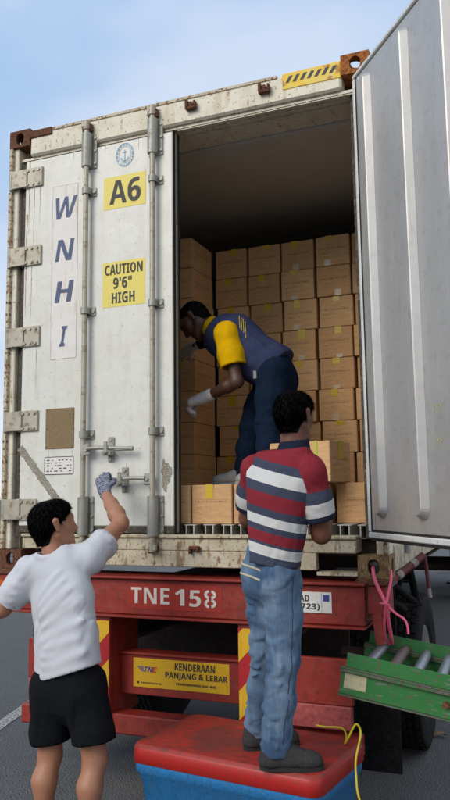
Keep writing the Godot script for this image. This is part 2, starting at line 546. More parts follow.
	M.lamp_amber = mat(Color(0.75, 0.36, 0.07), 0.25)
	M.weave = bump(0.35, 256, 5.0, 50)
	M.stain = mat(tex(Color(0.60, 0.47, 0.33), [[0.1, 0.5, 0.7, 0.7, Color(0.45, 0.31, 0.20)], [0.1, 0.5, 0.65, 0.6, Color(0.74, 0.68, 0.58)]], 256, 60), 0.8, 0.0, 4.0)
	M.chalk = mat(Color(0.70, 0.69, 0.52), 0.8)
	M.red_fresh = mat(tex(Color(0.62, 0.165, 0.115), [[0.03, 0.45, 0.75, 0.4, Color(0.55, 0.16, 0.12)], [0.12, 0.64, 0.72, 0.5, Color(0.45, 0.18, 0.14)]], 256, 61), 0.5, 0.0, 1.5)
	M.border = mat(Color(0.66, 0.60, 0.54), 0.7)
	M.strap_lime = mat(Color(0.70, 0.70, 0.22), 0.5)
	M.print_gold = mat(Color(0.62, 0.55, 0.28), 0.8)
	M.rust_cream = mat(tex(Color(0.50, 0.40, 0.26), [[0.03, 0.45, 0.7, 0.7, Color(0.36, 0.24, 0.15)], [0.06, 0.6, 0.75, 0.6, Color(0.66, 0.57, 0.40), 1.0, 2.0], [0.12, 0.66, 0.76, 0.6, Color(0.25, 0.15, 0.10)]], 256, 65), 0.8, 0.0, 3.0)
	M.edge_rust = mat(tex(Color(0.76, 0.73, 0.64), [[0.02, 0.45, 0.75, 0.5, Color(0.64, 0.56, 0.43)], [0.06, 0.60, 0.70, 0.85, Color(0.45, 0.29, 0.17)], [0.12, 0.66, 0.74, 0.8, Color(0.30, 0.17, 0.10)]], 256, 66), 0.75, 0.0, 1.2)
	M.stay_pale = mat(tex(Color(0.62, 0.58, 0.57), [[0.08, 0.5, 0.7, 0.7, Color(0.40, 0.27, 0.26)]], 128, 67), 0.6, 0.0, 6.0)
	M.stay_red = mat(Color(0.36, 0.13, 0.14), 0.55)
	M.stay_grey = mat(Color(0.5, 0.53, 0.6), 0.5)
	M.tape = mat(tex(Color(0.78, 0.66, 0.13), [[0.06, 0.5, 0.75, 0.4, Color(0.70, 0.58, 0.16)]], 128, 62), 0.35, 0.0, 6.0)
	M.tape_white = mat(tex(Color(0.76, 0.69, 0.58), [[0.06, 0.5, 0.75, 0.5, Color(0.68, 0.57, 0.43)]], 128, 63), 0.3, 0.0, 6.0)
	M.sticker = mat(tex(Color(0.70, 0.68, 0.55), [[0.06, 0.5, 0.75, 0.5, Color(0.60, 0.58, 0.44)]], 128, 64), 0.6, 0.0, 6.0)
	M.rubber.metallic_specular = 0.2
	M.black.metallic_specular = 0.2
	var bw := bump(0.28, 256, 7.0, 51)
	M.pore = bump(0.22, 256, 8.0, 52)
	M.skin_light = skin(Color(0.62, 0.44, 0.34), 70)
	M.skin_brown = skin(Color(0.42, 0.27, 0.20), 71)
	M.skin_dark = skin(Color(0.31, 0.205, 0.16), 72)
	M.hair = mat(tex(Color(0.05, 0.047, 0.045), [[0.15, 0.5, 0.75, 0.6, Color(0.075, 0.07, 0.066), 1.0, 3.0]], 256, 73), 0.75, 0.0, 8.0)
	M.hair.metallic_specular = 0.2
	M.shirt_white = mat(tex(Color(0.745, 0.755, 0.78), [[0.02, 0.5, 0.8, 0.25, Color(0.71, 0.72, 0.745)]], 256, 74), 0.9, 0.0, 6.0, bw, 0.10)
	M.shorts_black = mat(tex(Color(0.09, 0.095, 0.11), [[0.03, 0.5, 0.8, 0.5, Color(0.13, 0.135, 0.15)]], 256, 75), 0.85, 0.0, 6.0, bw, 0.12)
	M.denim = mat(tex(Color(0.335, 0.42, 0.515), [
		[0.008, 0.42, 0.72, 0.65, Color(0.53, 0.60, 0.665), 1.0, 2.5],
		[0.009, 0.52, 0.75, 0.7, Color(0.17, 0.25, 0.37), 1.0, 2.0],
		[0.09, 0.5, 0.75, 0.22, Color(0.50, 0.58, 0.66), 1.0, 7.0],
		[0.35, 0.5, 0.7, 0.15, Color(0.18, 0.26, 0.40)]], 512, 76), 0.9, 0.0, 1.3, bw, 0.08)
	M.denim_dark = mat(Color(0.15, 0.21, 0.32), 0.9)
	M.thread = mat(Color(0.70, 0.67, 0.58), 0.9)
	M.trousers_navy = mat(tex(Color(0.085, 0.13, 0.20), [[0.03, 0.45, 0.8, 0.5, Color(0.115, 0.17, 0.245)]], 256, 77), 0.9, 0.0, 3.0, bw, 0.1)
	M.polo_blue = mat(tex(Color(0.21, 0.235, 0.345), [[0.03, 0.45, 0.8, 0.4, Color(0.24, 0.26, 0.365)]], 256, 78), 0.9, 0.0, 3.0, bw, 0.1)
	M.polo_yellow = mat(tex(Color(0.83, 0.65, 0.04), [[0.03, 0.45, 0.8, 0.4, Color(0.78, 0.60, 0.06)]], 256, 79), 0.9, 0.0, 3.0, bw, 0.1)
	M.sleeve_black = mat(Color(0.06, 0.055, 0.055), 0.9)
	M.glove_white = mat(tex(Color(0.76, 0.74, 0.73), [[0.1, 0.45, 0.75, 0.5, Color(0.62, 0.60, 0.59)]], 256, 80), 0.95, 0.0, 5.0, bw, 0.35)
	M.glove_marl = mat(tex(Color(0.22, 0.25, 0.36), [[0.16, 0.47, 0.55, 0.95, Color(0.68, 0.69, 0.72), 5.0, 1.0], [0.2, 0.6, 0.7, 0.7, Color(0.10, 0.11, 0.18), 3.0, 1.0]], 256, 81), 0.95, 0.0, 5.0, bw, 0.5)
	M.shoe_grey = mat(tex(Color(0.20, 0.20, 0.21), [[0.05, 0.45, 0.75, 0.6, Color(0.27, 0.26, 0.255)], [0.2, 0.6, 0.7, 0.5, Color(0.36, 0.34, 0.32)]], 256, 82), 0.85, 0.0, 4.0, bw, 0.4)
	M.shoe_sole = mat(Color(0.12, 0.12, 0.12), 0.85)
	M.shoe_pale = mat(tex(Color(0.55, 0.55, 0.54), [[0.08, 0.45, 0.75, 0.5, Color(0.44, 0.44, 0.43)]], 256, 83), 0.85, 0.0, 4.0)
	M.collar_navy = mat(Color(0.13, 0.15, 0.21), 0.9)
	for c in [M.shirt_white, M.shorts_black, M.denim, M.trousers_navy, M.polo_blue, M.polo_yellow, M.collar_navy, M.glove_white, M.glove_marl, M.shoe_grey, M.sleeve_black]:
		c.metallic_specular = 0.15
	M.polo_stripes = stripes([[0.14, 0], [0.215, 1], [0.33, 2], [0.41, 1], [0.54, 0], [0.605, 1], [0.685, 2], [0.735, 1], [0.825, 0], [0.85, 1], [0.935, 2], [1.0, 1]], bw)
	M.sleeve_stripes = stripes([[0.47, 0], [0.67, 1], [0.90, 2], [1.0, 3]], bw)

func skin(c: Color, sd: int) -> StandardMaterial3D:
	var m := mat(tex(c, [[0.03, 0.45, 0.8, 0.35, Color(c.r * 1.08, c.g * 0.98, c.b * 0.95)], [0.2, 0.5, 0.75, 0.3, c * 0.88]], 256, sd), 0.46, 0.0, 4.0, M.pore, 0.12)
	m.subsurf_scatter_enabled = true
	m.subsurf_scatter_strength = 0.12
	return m

# horizontal bands of dyed yarn: [end of band, colour index]
func stripes(bands: Array, nrm: Texture2D) -> StandardMaterial3D:
	var h := 1024
	var w := 64
	var cols := [Color(0.50, 0.175, 0.21), Color(0.25, 0.27, 0.335), Color(0.76, 0.76, 0.755), Color(0.16, 0.18, 0.245)]
	var img := Image.create_empty(w, h, false, Image.FORMAT_RGB8)
	var rn := RandomNumberGenerator.new()
	rn.seed = 5
	for j in h:
		var t := (j + 0.5) / h
		var k := 0
		while k < bands.size() - 1 and t > bands[k][0]: k += 1
		var c: Color = cols[bands[k][1]]
		for i in w:
			var n := rn.randf_range(-0.02, 0.02)
			img.set_pixel(i, j, Color(c.r + n, c.g + n, c.b + n))
	var m := StandardMaterial3D.new()
	m.albedo_texture = ImageTexture.create_from_image(img)
	m.roughness = 0.9
	m.metallic_specular = 0.15
	return m

# ------------------------------------------------------------------ ground
func make_ground() -> void:
	var mb := MB.new()
	mb.flat()
	# one sheet to the horizon: fine near, coarse far
	var s := [-1500.0, -300.0, -60.0, -15.0, 0.0, 15.0, 60.0, 300.0, 1500.0]
	for i in s.size() - 1:
		for j in s.size() - 1:
			mb.quad(Vector3(s[i], 0, s[j]), Vector3(s[i + 1], 0, s[j]), Vector3(s[i + 1], 0, s[j + 1]), Vector3(s[i], 0, s[j + 1]), Vector3.UP)
	var g := local(self, "ground", mb.done(), M.asphalt)
	g.set_meta("kind", "structure")
	g.set_meta("label", "dark grey worn asphalt yard under the trailer")
	# white bay line that passes under the trailer's left wheels
	mb = MB.new()
	var p := Vector3(-0.66, 0.004, -0.887)
	var q := Vector3(-1.9, 0.004, -5.6)
	var r := Vector3(0.1, 0.004, 2.2)
	var d := (q - r).normalized()
	var sd := d.cross(Vector3.UP) * 0.055
	mb.quad(r - sd, r + sd, q + sd, q - sd, Vector3.UP)
	var l := local(self, "road_marking", mb.done(), M.line_white)
	l.set_meta("kind", "structure")
	l.set_meta("label", "worn white painted bay line on the asphalt")
	mb = MB.new()
	mb.quad(Vector3(-14, 0.004, -14.05), Vector3(-14, 0.004, -13.9), Vector3(0.2, 0.004, -14.9), Vector3(0.2, 0.004, -15.05), Vector3.UP)
	l = local(self, "road_marking_001", mb.done(), M.line_white)
	l.set_meta("kind", "structure")
	l.set_meta("label", "worn white painted line further out on the asphalt")

# ------------------------------------------------------------------ container
func bolt(mb: MB, c: Vector3, n: Vector3, r := 0.008, h := 0.006) -> void:
	mb.tube([c - n * 0.002, c + n * h], r, 6)

func casting(x0: float, y0: float, z0: float, sx: float, sz: float, top: bool) -> Mesh:
	# x0,y0,z0: outer corner; body goes inward by sx (x sign) and sz (z sign); hollow steel block with slots
	var w := 0.162
	var l := 0.178
	var h := 0.118
	var t := 0.026
	var mb := MB.new()
	var cx := x0 + sx * w * 0.5
	var cy := y0 + h * 0.5
	var cz := z0 + sz * l * 0.5
	# end face plate (facing -sz)
	mb.slot_plate(Vector3(cx, cy, z0 + sz * t * 0.5), Vector3.UP, Vector3.RIGHT, Vector3(0, 0, -sz), h, w, t, 0.04, 0.031)
	# side plate
	mb.slot_plate(Vector3(x0 + sx * t * 0.5, cy, cz + sz * t * 0.5), Vector3.UP, Vector3.BACK, Vector3(-sx, 0, 0), h, l - t, t, 0.04, 0.031)
	# top or bottom plate with slot, the other solid
	var yt := y0 + h - t * 0.5
	var yb := y0 + t * 0.5
	var ys := yt if top else yb
	var yo := yb if top else yt
	var cc := Vector3(cx + sx * t * 0.5, ys, cz + sz * t * 0.5)
	mb.slot_plate(cc, Vector3.BACK, Vector3.RIGHT, Vector3.UP * (1.0 if top else -1.0), l - t, w - t, t, 0.055, 0.031)
	mb.box(Vector3(cc.x, yo, cc.z), Vector3(w - t, t, l - t))
	# inner closing plates
	mb.box(Vector3(x0 + sx * (w - 0.005), cy, cz + sz * t * 0.5), Vector3(0.01, h - 2 * t, l - t))
	mb.box(Vector3(cx + sx * t * 0.5, cy, z0 + sz * (l - 0.005)), Vector3(w - t - 0.01, h - 2 * t, 0.01))
	return mb.done()

func make_container() -> void:
	var c := thing("shipping_container", "white refrigerated shipping container with open right door standing on red trailer", "container", Vector3(W * 0.5, Y0, -6.0))
	var L := 12.192
	var y := Y0
	# corner castings
	for t in [true, false]:
		for s in [1.0, -1.0]:
			var x0 := 0.0 if s > 0 else W
			var m: Material = M.rust
			if s < 0 and t: m = M.rust_bright
			if s < 0 and not t: m = M.rust_cream
			var o := part(c, "corner_casting", casting(x0, y + (H - 0.118 if t else 0.0), 0.0, s, -1.0, t), m)
			if t: o.set_meta("label", "rusty brown corner casting at the top of the container" if s > 0 else "orange rusted corner casting above the open door")
			part(c, "corner_casting", casting(x0, y + (H - 0.118 if t else 0.0), -L, s, 1.0, t), M.rust)
	# rear posts: hollow section with lips, cream paint and rust
	for s in [1.0, -1.0]:
		var mb := MB.new()
		var X := func(v: float) -> float: return v if s > 0 else W - v
		mb.bx(X.call(0.004), X.call(0.022), y + 0.118, y + H - 0.118, -0.16, -0.006, 0.004)
		mb.bx(X.call(0.0225), X.call(0.066), y + 0.118, y + H - 0.118, -0.16, -0.018, 0.006)
		mb.bx(X.call(0.067), X.call(0.078), y + 0.118, y + H - 0.118, -0.16, -0.10)
		part(c, "corner_post", mb.done(), M.frame_cream)
		# outer cover strips between the hinges
		var ys := [0.12, 0.30, 0.43, 0.855, 0.99, 1.40, 1.54, 1.94, 2.08, 2.47, 2.62, 2.775]
		for k in 6:
			mb = MB.new()
			mb.bx(X.call(0.001), X.call(0.028), y + ys[k * 2], y + ys[k * 2 + 1], -0.03, 0.006, 0.004)
			part(c, "post_strip", mb.done(), M.edge_rust)
	# header and the yellow flash on it
	var mb := MB.new()
	mb.bx(0.162, W - 0.162, y + 2.70, y + 2.86, -0.12, -0.004, 0.012)
	part(c, "header", mb.done(), M.frame_cream)
	mb = MB.new()
	mb.bx(0.34, 1.9, y + 2.845, y + 2.868, -0.1, 0.002, 0.004)
	part(c, "header_edge", mb.done(), M.edge_rust)
	mb = MB.new()
	mb.bx(0.163, 0.34, y + 2.82, y + 2.874, -0.06, 0.006, 0.006)
	var rp := part(c, "header_rust_patch", mb.done(), M.rust)
	rp.set_meta("label", "rusted end piece of the header next to the corner casting")
	mb = MB.new()
	mb.bx(1.93, W - 0.163, y + 2.765, y + 2.868, -0.06, 0.0, 0.005)
	var yf := part(c, "header_flash", mb.done(), M.yellow_worn)
	yf.set_meta("label", "worn yellow painted end of the header with black slanting stripes")
	for k in 7:
		mb = MB.new()
		var x := 1.95 + k * 0.043
		mb.flat()
		var yb := y + 2.805
		mb.quad(Vector3(x, yb, 0.002), Vector3(x + 0.02, yb, 0.002), Vector3(x + 0.046, yb + 0.04, 0.002), Vector3(x + 0.026, yb + 0.04, 0.002), Vector3.BACK)
		local(yf, "stripe", mb.done(), M.ink)
	# lock keepers, rusted
	for x in [0.625, 1.098, 1.354, 1.825]:
		mb = MB.new()
		mb.bx(x - 0.035, x + 0.035, y + 2.765, y + 2.785, 0.0, 0.03, 0.004)
		mb.bx(x - 0.035, x - 0.018, y + 2.775, y + 2.83, 0.0, 0.035, 0.005)
		mb.bx(x + 0.02, x + 0.034, y + 2.775, y + 2.815, 0.0, 0.035, 0.005)
		mb.tube([Vector3(x, y + 2.80, -0.003), Vector3(x, y + 2.80, 0.025)], 0.014, 10)
		part(c, "lock_keeper", mb.done(), M.rust)
		mb = MB.new()
		mb.bx(x - 0.03, x + 0.03, y + 0.135, y + 0.155, 0.0, 0.03, 0.004)
		mb.bx(x - 0.03, x - 0.016, y + 0.11, y + 0.145, 0.0, 0.035, 0.004)
		mb.bx(x + 0.016, x + 0.03, y + 0.12, y + 0.145, 0.0, 0.035, 0.004)
		part(c, "lock_keeper", mb.done(), M.rust)
	# dark recess round the doors and lining under the header
	mb = MB.new()
	mb.bx(0.08, W - 0.08, y + 2.682, y + 2.6985, -0.33, -0.03)
	for k in 3:
		mb.bx(1.24, W - 0.08, y + 2.674 - k * 0.002, y + 2.681, -0.05 - k * 0.05, -0.035 - k * 0.05)
	part(c, "door_frame_lining", mb.done(), M.frame_cream)
	for s in [0, 1]:
		mb = MB.new()
		if s == 0: mb.bx(0.0785, 0.126, y + 0.20, y + 2.68, -0.14, -0.045)
		else: mb.bx(W - 0.126, W - 0.0785, y + 0.20, y + 2.68, -0.14, -0.06)
		part(c, "door_frame_lining", mb.done(), M.gap)
	# sill with its two cut-outs
	mb = MB.new()
	mb.bx(0.166, W - 0.166, y + 0.125, y + 0.197, -0.14, -0.002, 0.006)
	mb.bx(0.385, 2.055, y + 0.035, y + 0.1245, -0.05, -0.002, 0.004)
	mb.bx(0.166, 0.385, y + 0.01, y + 0.028, -0.1, -0.004)
	mb.bx(2.055, W - 0.166, y + 0.01, y + 0.028, -0.1, -0.004)
	part(c, "sill", mb.done(), M.sill)
	mb = MB.new()
	mb.bx(0.166, W - 0.166, y + 0.198, y + 0.216, -0.10, 0.012, 0.004)
	part(c, "sill_plate", mb.done(), M.sill)
	# body: side walls, roof, front, underside
	mb = MB.new()
	mb.bx(0.006, 0.075, y + 0.16, y + 2.82, -L + 0.05, -0.161)
	for k in 24:
		var z := -0.6 - k * 0.48
		mb.bx(0.0, 0.0055, y + 0.22, y + 2.72, z - 0.03, z, 0.002)
	part(c, "side_wall", mb.done(), M.door_white)
	mb = MB.new()
	mb.bx(W - 0.075, W - 0.006, y + 0.16, y + 2.82, -L + 0.05, -0.161)
	for k in 24:
		var z := -0.6 - k * 0.48
		mb.bx(W - 0.0055, W, y + 0.22, y + 2.72, z - 0.03, z, 0.002)
	part(c, "side_wall", mb.done(), M.door_white)
	mb = MB.new()
	mb.bx(0.0, W, y + 2.821, y + 2.875, -L + 0.179, -0.179, 0.01)
	mb.bx(0.163, W - 0.163, y + 2.8215, y + 2.874, -0.1785, -0.121)
	part(c, "roof", mb.done(), M.door_white)
	mb = MB.new()
	mb.bx(0.004, W - 0.004, y + 0.03, y + 2.82, -L + 0.002, -L + 0.049)
	part(c, "front_wall", mb.done(), M.door_white)
	mb = MB.new()
	mb.bx(0.0, 0.06, y + 0.02, y + 0.159, -L + 0.18, -0.18, 0.006)
	mb.bx(W - 0.06, W, y + 0.02, y + 0.159, -L + 0.18, -0.18, 0.006)
	part(c, "bottom_rail", mb.done(), M.sill)
	mb = MB.new()
	mb.bx(0.061, W - 0.061, y + 0.10, y + 0.195, -L + 0.05, -0.141)
	for k in 26:
		var z := -0.35 - k * 0.45
		mb.bx(0.061, W - 0.061, y + 0.02, y + 0.0995, z - 0.045, z)
	part(c, "floor_base", mb.done(), M.chassis_dark)
	mb = MB.new()
	mb.bx(0.0755, W - 0.0755, y + 2.665, y + 2.681, -L + 0.05, -0.331)
	part(c, "ceiling", mb.done(), M.liner)
	for s in [0, 1]:
		mb = MB.new()
		if s == 0: mb.bx(0.0755, 0.082, y + 0.196, y + 2.664, -L + 0.05, -0.15)
		else: mb.bx(W - 0.082, W - 0.0755, y + 0.196, y + 2.664, -L + 0.05, -0.15)
		part(c, "wall_lining", mb.done(), M.liner)
	# grating floor of double-web aluminium bars
	mb = MB.new()
	var fl := 4.0
	mb.box(Vector3(0, 0.069, -fl * 0.5), Vector3(0.076, 0.006, fl), 0.001)
	mb.box(Vector3(-0.024, 0.0345, -fl * 0.5), Vector3(0.007, 0.063, fl))
	mb.box(Vector3(0.024, 0.0345, -fl * 0.5), Vector3(0.007, 0.063, fl))
	mb.box(Vector3(0, 0.0015, -fl * 0.5), Vector3(0.09, 0.003, fl))
	var bar := mb.done()
	for k in 20:
		local(c, "floor_bar", bar, M.alum, Transform3D(Basis(), Vector3(0.137 + k * 0.1138 - W * 0.5, 0.198, 5.88 + (0.02 if k % 3 == 1 else 0.0))))
	make_left_door(c)
	make_right_door(c)

func make_left_door(c: Node3D) -> void:
	var y := Y0
	var d := group_part(c, "door")
	d.set_meta("label", "closed white left door with lettering, yellow notices and two locking bars")
	var mb := MB.new()
	mb.bx(0.127, 1.214, y + 0.262, y + 2.668, -0.095, -0.012, 0.006)
	part(d, "door_panel", mb.done(), M.door_white)
	mb = MB.new()
	mb.bx(0.127, 1.214, y + 0.221, y + 0.2605, -0.09, -0.016, 0.004)
	mb.bx(0.105, 0.1265, y + 0.23, y + 2.66, -0.09, -0.03)
	mb.bx(0.127, 1.214, y + 2.669, y + 2.681, -0.09, -0.03)
	part(d, "door_gasket", mb.done(), M.gap)
	mb = MB.new()
	mb.bx(1.2145, 1.2185, y + 0.221, y + 2.678, -0.044, -0.016, 0.001)
	mb.bx(1.2145, 1.2185, y + 0.221, y + 2.678, -0.105, -0.071, 0.001)
	part(d, "door_gasket", mb.done(), M.gasket)
	mb = MB.new()
	mb.bx(1.2145, 1.2215, y + 0.225, y + 2.672, -0.070, -0.045, 0.002)
	part(d, "seal_strip", mb.done(), M.galv)
	# raised panel edge line, a shallow step near the free edge
	for x in [0.625, 1.098]:
		mb = MB.new()
		mb.tube([Vector3(x, y + 0.16, 0.03), Vector3(x, y + 2.80, 0.03)], 0.0165, 14)
		# cam at each end
		mb.tube([Vector3(x, y + 2.775, 0.03), Vector3(x, y + 2.835, 0.03)], 0.024, 12)
		mb.bx(x - 0.03, x + 0.012, y + 2.79, y + 2.825, 0.028, 0.05, 0.005)
		mb.tube([Vector3(x, y + 0.12, 0.03), Vector3(x, y + 0.175, 0.03)], 0.024, 12)
		mb.bx(x - 0.012, x + 0.03, y + 0.125, y + 0.16, 0.028, 0.05, 0.005)
		part(d, "lock_bar", mb.done(), M.hinge)
		# long bearing housings, top and bottom
		for yy in [[2.525, 2.755], [0.205, 0.44]]:
			mb = MB.new()
			var y0: float = y + yy[0]
			var y1: float = y + yy[1]
			mb.bx(x - 0.045, x + 0.055, y0, y1, -0.011, -0.003, 0.002)
			mb.tube([Vector3(x - 0.002, y0 + 0.004, 0.022), Vector3(x - 0.002, y1 - 0.004, 0.022)], 0.033, 14)
			for k in 3:
				bolt(mb, Vector3(x + 0.046, y0 + 0.03 + k * (y1 - y0 - 0.06) / 2.0, -0.003), Vector3.BACK, 0.009, 0.008)
				bolt(mb, Vector3(x - 0.018, y0 + 0.035 + k * (y1 - y0 - 0.07) / 2.0, 0.05), Vector3(-0.4, 0, 0.9).normalized(), 0.006, 0.002)
			part(d, "bearing_housing", mb.done(), M.galv)
		for gy in [2.364, 1.585, 0.814]:
			mb = MB.new()
			mb.bx(x - 0.04, x + 0.055, y + gy - 0.028, y + gy + 0.028, -0.011, -0.004, 0.002)
			mb.tube([Vector3(x, y + gy - 0.02, 0.027), Vector3(x, y + gy + 0.02, 0.027)], 0.027, 14)
			mb.bx(x - 0.026, x + 0.026, y + gy - 0.02, y + gy + 0.02, -0.004, 0.027)
			bolt(mb, Vector3(x + 0.043, y + gy, -0.004), Vector3.BACK, 0.011, 0.01)
			bolt(mb, Vector3(x - 0.033, y + gy, -0.004), Vector3.BACK, 0.009, 0.008)
			part(d, "bar_guide", mb.done(), M.galv)
	# door handles
	for hd in [[0.625, 0.975, 0.72, 0.80], [1.098, 0.76, 0.535, 0.895]]:
		mb = MB.new()
		var sx: float = signf(hd[1] - hd[0])
		var hy: float = y + hd[2]
		mb.box(Vector3(hd[0] + sx * 0.022, hy, 0.03), Vector3(0.06, 0.07, 0.03), 0.006)
		bolt(mb, Vector3(hd[0] + sx * 0.03, hy, 0.044), Vector3.BACK, 0.012, 0.01)
		mb.tube(curve([Vector3(hd[0] + sx * 0.04, hy + 0.006, 0.05), Vector3(hd[0] + sx * 0.13, hy + 0.008, 0.05), Vector3(hd[0] + sx * 0.24, hy + 0.002, 0.04), Vector3(hd[1], hy - 0.004, 0.042)], 4), 0.0125, 10)
		mb.box(Vector3(hd[1] - sx * 0.06, hy - 0.002, 0.042), Vector3(0.13, 0.026, 0.016), 0.006)
		part(d, "door_handle", mb.done(), M.galv)
		mb = MB.new()
		var lx: float = hd[3]
		mb.bx(lx - 0.022, lx + 0.022, hy - 0.075, hy + 0.075, -0.011, -0.003, 0.012)
		mb.bx(lx - 0.03, lx + 0.03, hy - 0.038, hy - 0.014, -0.003, 0.055, 0.004)
		mb.bx(lx - 0.014, lx + 0.014, hy - 0.03, hy + 0.045, 0.054, 0.066, 0.006)
		bolt(mb, Vector3(lx, hy + 0.058, -0.003), Vector3.BACK, 0.011, 0.008)
		bolt(mb, Vector3(lx, hy - 0.058, -0.003), Vector3.BACK, 0.011, 0.008)
		part(d, "handle_latch", mb.done(), M.galv)
	# hinges
	for hy in [2.546, 2.010, 1.470, 0.922, 0.365]:
		mb = MB.new()
		var a: float = y + hy
		mb.bx(0.115, 0.268, a - 0.066, a + 0.066, -0.011, 0.002, 0.003)
		mb.bx(0.02, 0.15, a - 0.063, a + 0.063, 0.0025, 0.012, 0.003)
		mb.tube([Vector3(0.022, a - 0.066, -0.002), Vector3(0.022, a + 0.066, -0.002)], 0.018, 12)
		for i in 3:
			for j in 2:
				bolt(mb, Vector3(0.155 + i * 0.042, a - 0.047 + j * 0.094, 0.002), Vector3.BACK, 0.010, 0.008)
		part(d, "hinge", mb.done(), M.hinge)
	var xf := Transform3D(Basis(), Vector3(0, y, -0.0115))
	# lettering panel
	mb = MB.new()
	mb.bx(0.348, 0.538, y + 1.306, y + 2.452, -0.012, -0.0105)
	part(d, "lettering_panel", mb.done(), M.panel_white)
	mb = MB.new()
	for e in [[0.3465, 0.5395, 2.4512, 2.4525], [0.3465, 0.5395, 1.306, 1.3073], [0.3465, 0.3478, 1.3077, 2.4508], [0.5382, 0.5395, 1.3077, 2.4508]]:
		mb.bx(e[0], e[1], y + e[2], y + e[3], -0.012, -0.0098)
	part(d, "panel_border", mb.done(), M.border)
	var pz := Transform3D(Basis(), Vector3(0, y, -0.0102))
	var k := 0
	for q in [["W", 0.36, 0.525, 2.232, 2.372], ["N", 0.385, 0.505, 1.945, 2.085], ["H", 0.385, 0.505, 1.672, 1.81], ["I", 0.424, 0.462, 1.385, 1.515]]:
		lettering(d, "letter", q[0], M.ink_blue, pz, q[1], q[2], q[3], q[4], 0.16)
		k += 1
	# yellow notices
	mb = MB.new()
	mb.bx(0.731, 1.031, y + 2.232, y + 2.445, -0.012, -0.0105)
	part(d, "number_sign", mb.done(), M.decal_yellow)
	lettering(d, "lettering", "A6", M.ink, pz, 0.775, 0.995, 2.262, 2.415)
	mb = MB.new()
	mb.bx(0.727, 1.027, y + 1.60, y + 1.888, -0.012, -0.0105)
	part(d, "caution_sign", mb.done(), M.decal_yellow)
	lettering(d, "lettering", "CAUTION", M.ink, pz, 0.745, 1.01, 1.805, 1.87)
	lettering(d, "lettering", "9'6\"", M.ink, pz, 0.805, 0.935, 1.715, 1.785)
	lettering(d, "lettering", "HIGH", M.ink, pz, 0.795, 0.955, 1.622, 1.69)
	# round blue emblem with an anchor
	mb = MB.new()
	mb.flat()
	var ec := Vector3(0.882, y + 2.577, -0.0102)
	for i in 48:
		var t0 := TAU * i / 48.0
		var t1 := TAU * (i + 1) / 48.0
		for rr in [[0.078, 0.074], [0.071, 0.063], [0.056, 0.0535]]:
			if rr[0] == 0.071 and i % 3 == 2 and i < 30: continue
			if rr[0] == 0.071 and i >= 30 and i % 2 == 0: continue
			var p := func(r: float, t: float) -> Vector3: return ec + Vector3(cos(t) * r * 0.82, sin(t) * r, 0)
			mb.quad(p.call(rr[0], t0), p.call(rr[0], t1), p.call(rr[1], t1), p.call(rr[1], t0), Vector3.BACK)
	mb.box(ec + Vector3(0, -0.002, 0), Vector3(0.005, 0.07, 0.0008))
	mb.box(ec + Vector3(0, 0.018, 0.0002), Vector3(0.03, 0.005, 0.0008))
	for i in 12:
		var t0 := PI * (1.08 + 0.84 * i / 12.0)
		var t1 := PI * (1.08 + 0.84 * (i + 1) / 12.0)
		mb.quad(ec + Vector3(cos(t0) * 0.027, sin(t0) * 0.03 - 0.008, 0), ec + Vector3(cos(t1) * 0.027, sin(t1) * 0.03 - 0.008, 0), ec + Vector3(cos(t1) * 0.032, sin(t1) * 0.037 - 0.008, 0), ec + Vector3(cos(t0) * 0.032, sin(t0) * 0.037 - 0.008, 0), Vector3.BACK)
	part(d, "emblem", mb.done(), M.ink_sky)
	# brown data plate and white placard
	mb = MB.new()
	mb.bx(0.322, 0.532, y + 0.737, y + 0.991, -0.012, -0.007, 0.002)
	for i in 3:
		for j in 2:
			bolt(mb, Vector3(0.333 + j * 0.188, y + 0.75 + i * 0.114, -0.007), Vector3.BACK, 0.005, 0.003)
	part(d, "data_plate", mb.done(), M.brass)
	mb = MB.new()
	mb.bx(0.318, 0.530, y + 0.578, y + 0.688, -0.012, -0.0104)
	part(d, "placard", mb.done(), M.panel_white)
	mb = MB.new()
	for e in [[0.318, 0.530, 0.685, 0.689], [0.318, 0.530, 0.577, 0.581], [0.317, 0.321, 0.5812, 0.6848], [0.527, 0.531, 0.5812, 0.6848]]:
		mb.bx(e[0], e[1], y + e[2], y + e[3], -0.0104, -0.0096)
	rng.seed = 8
	for r in 5:
		var x := 0.335
		while x < 0.51:
			var w := rng.randf_range(0.008, 0.03)
			if rng.randf() < 0.75:
				mb.bx(x, minf(x + w, 0.515), y + 0.596 + r * 0.017, y + 0.602 + r * 0.017, -0.0104, -0.0097)
			x += w + rng.randf_range(0.006, 0.02)
	part(d, "placard_print", mb.done(), M.ink)
	# slanting strip of torn tape residue and a bare patch
	mb = MB.new()
	mb.flat()
	var a0 := Vector3(0.128, y + 0.755, -0.0112)
	var a1 := Vector3(0.46, y + 0.37, -0.0112)
	var dd := (a1 - a0).normalized()
	var nn := Vector3(-dd.y, dd.x, 0)
	var n := 44
	var prev := []
	for i in n + 1:
		var t := float(i) / n
		var pt := a0.lerp(a1, t)
		var cur := [pt + nn * (0.026 + rng.randf_range(-0.006, 0.003)), pt - nn * (0.026 + rng.randf_range(-0.006, 0.003))]
		if i > 0:
			mb.quad(prev[0], cur[0], cur[1], prev[1], Vector3.BACK)
		prev = cur
	part(d, "tape_residue", mb.done(), M.scar)
	mb = MB.new()
	mb.flat()
	var pc := Vector3(1.165, y + 0.56, -0.0112)
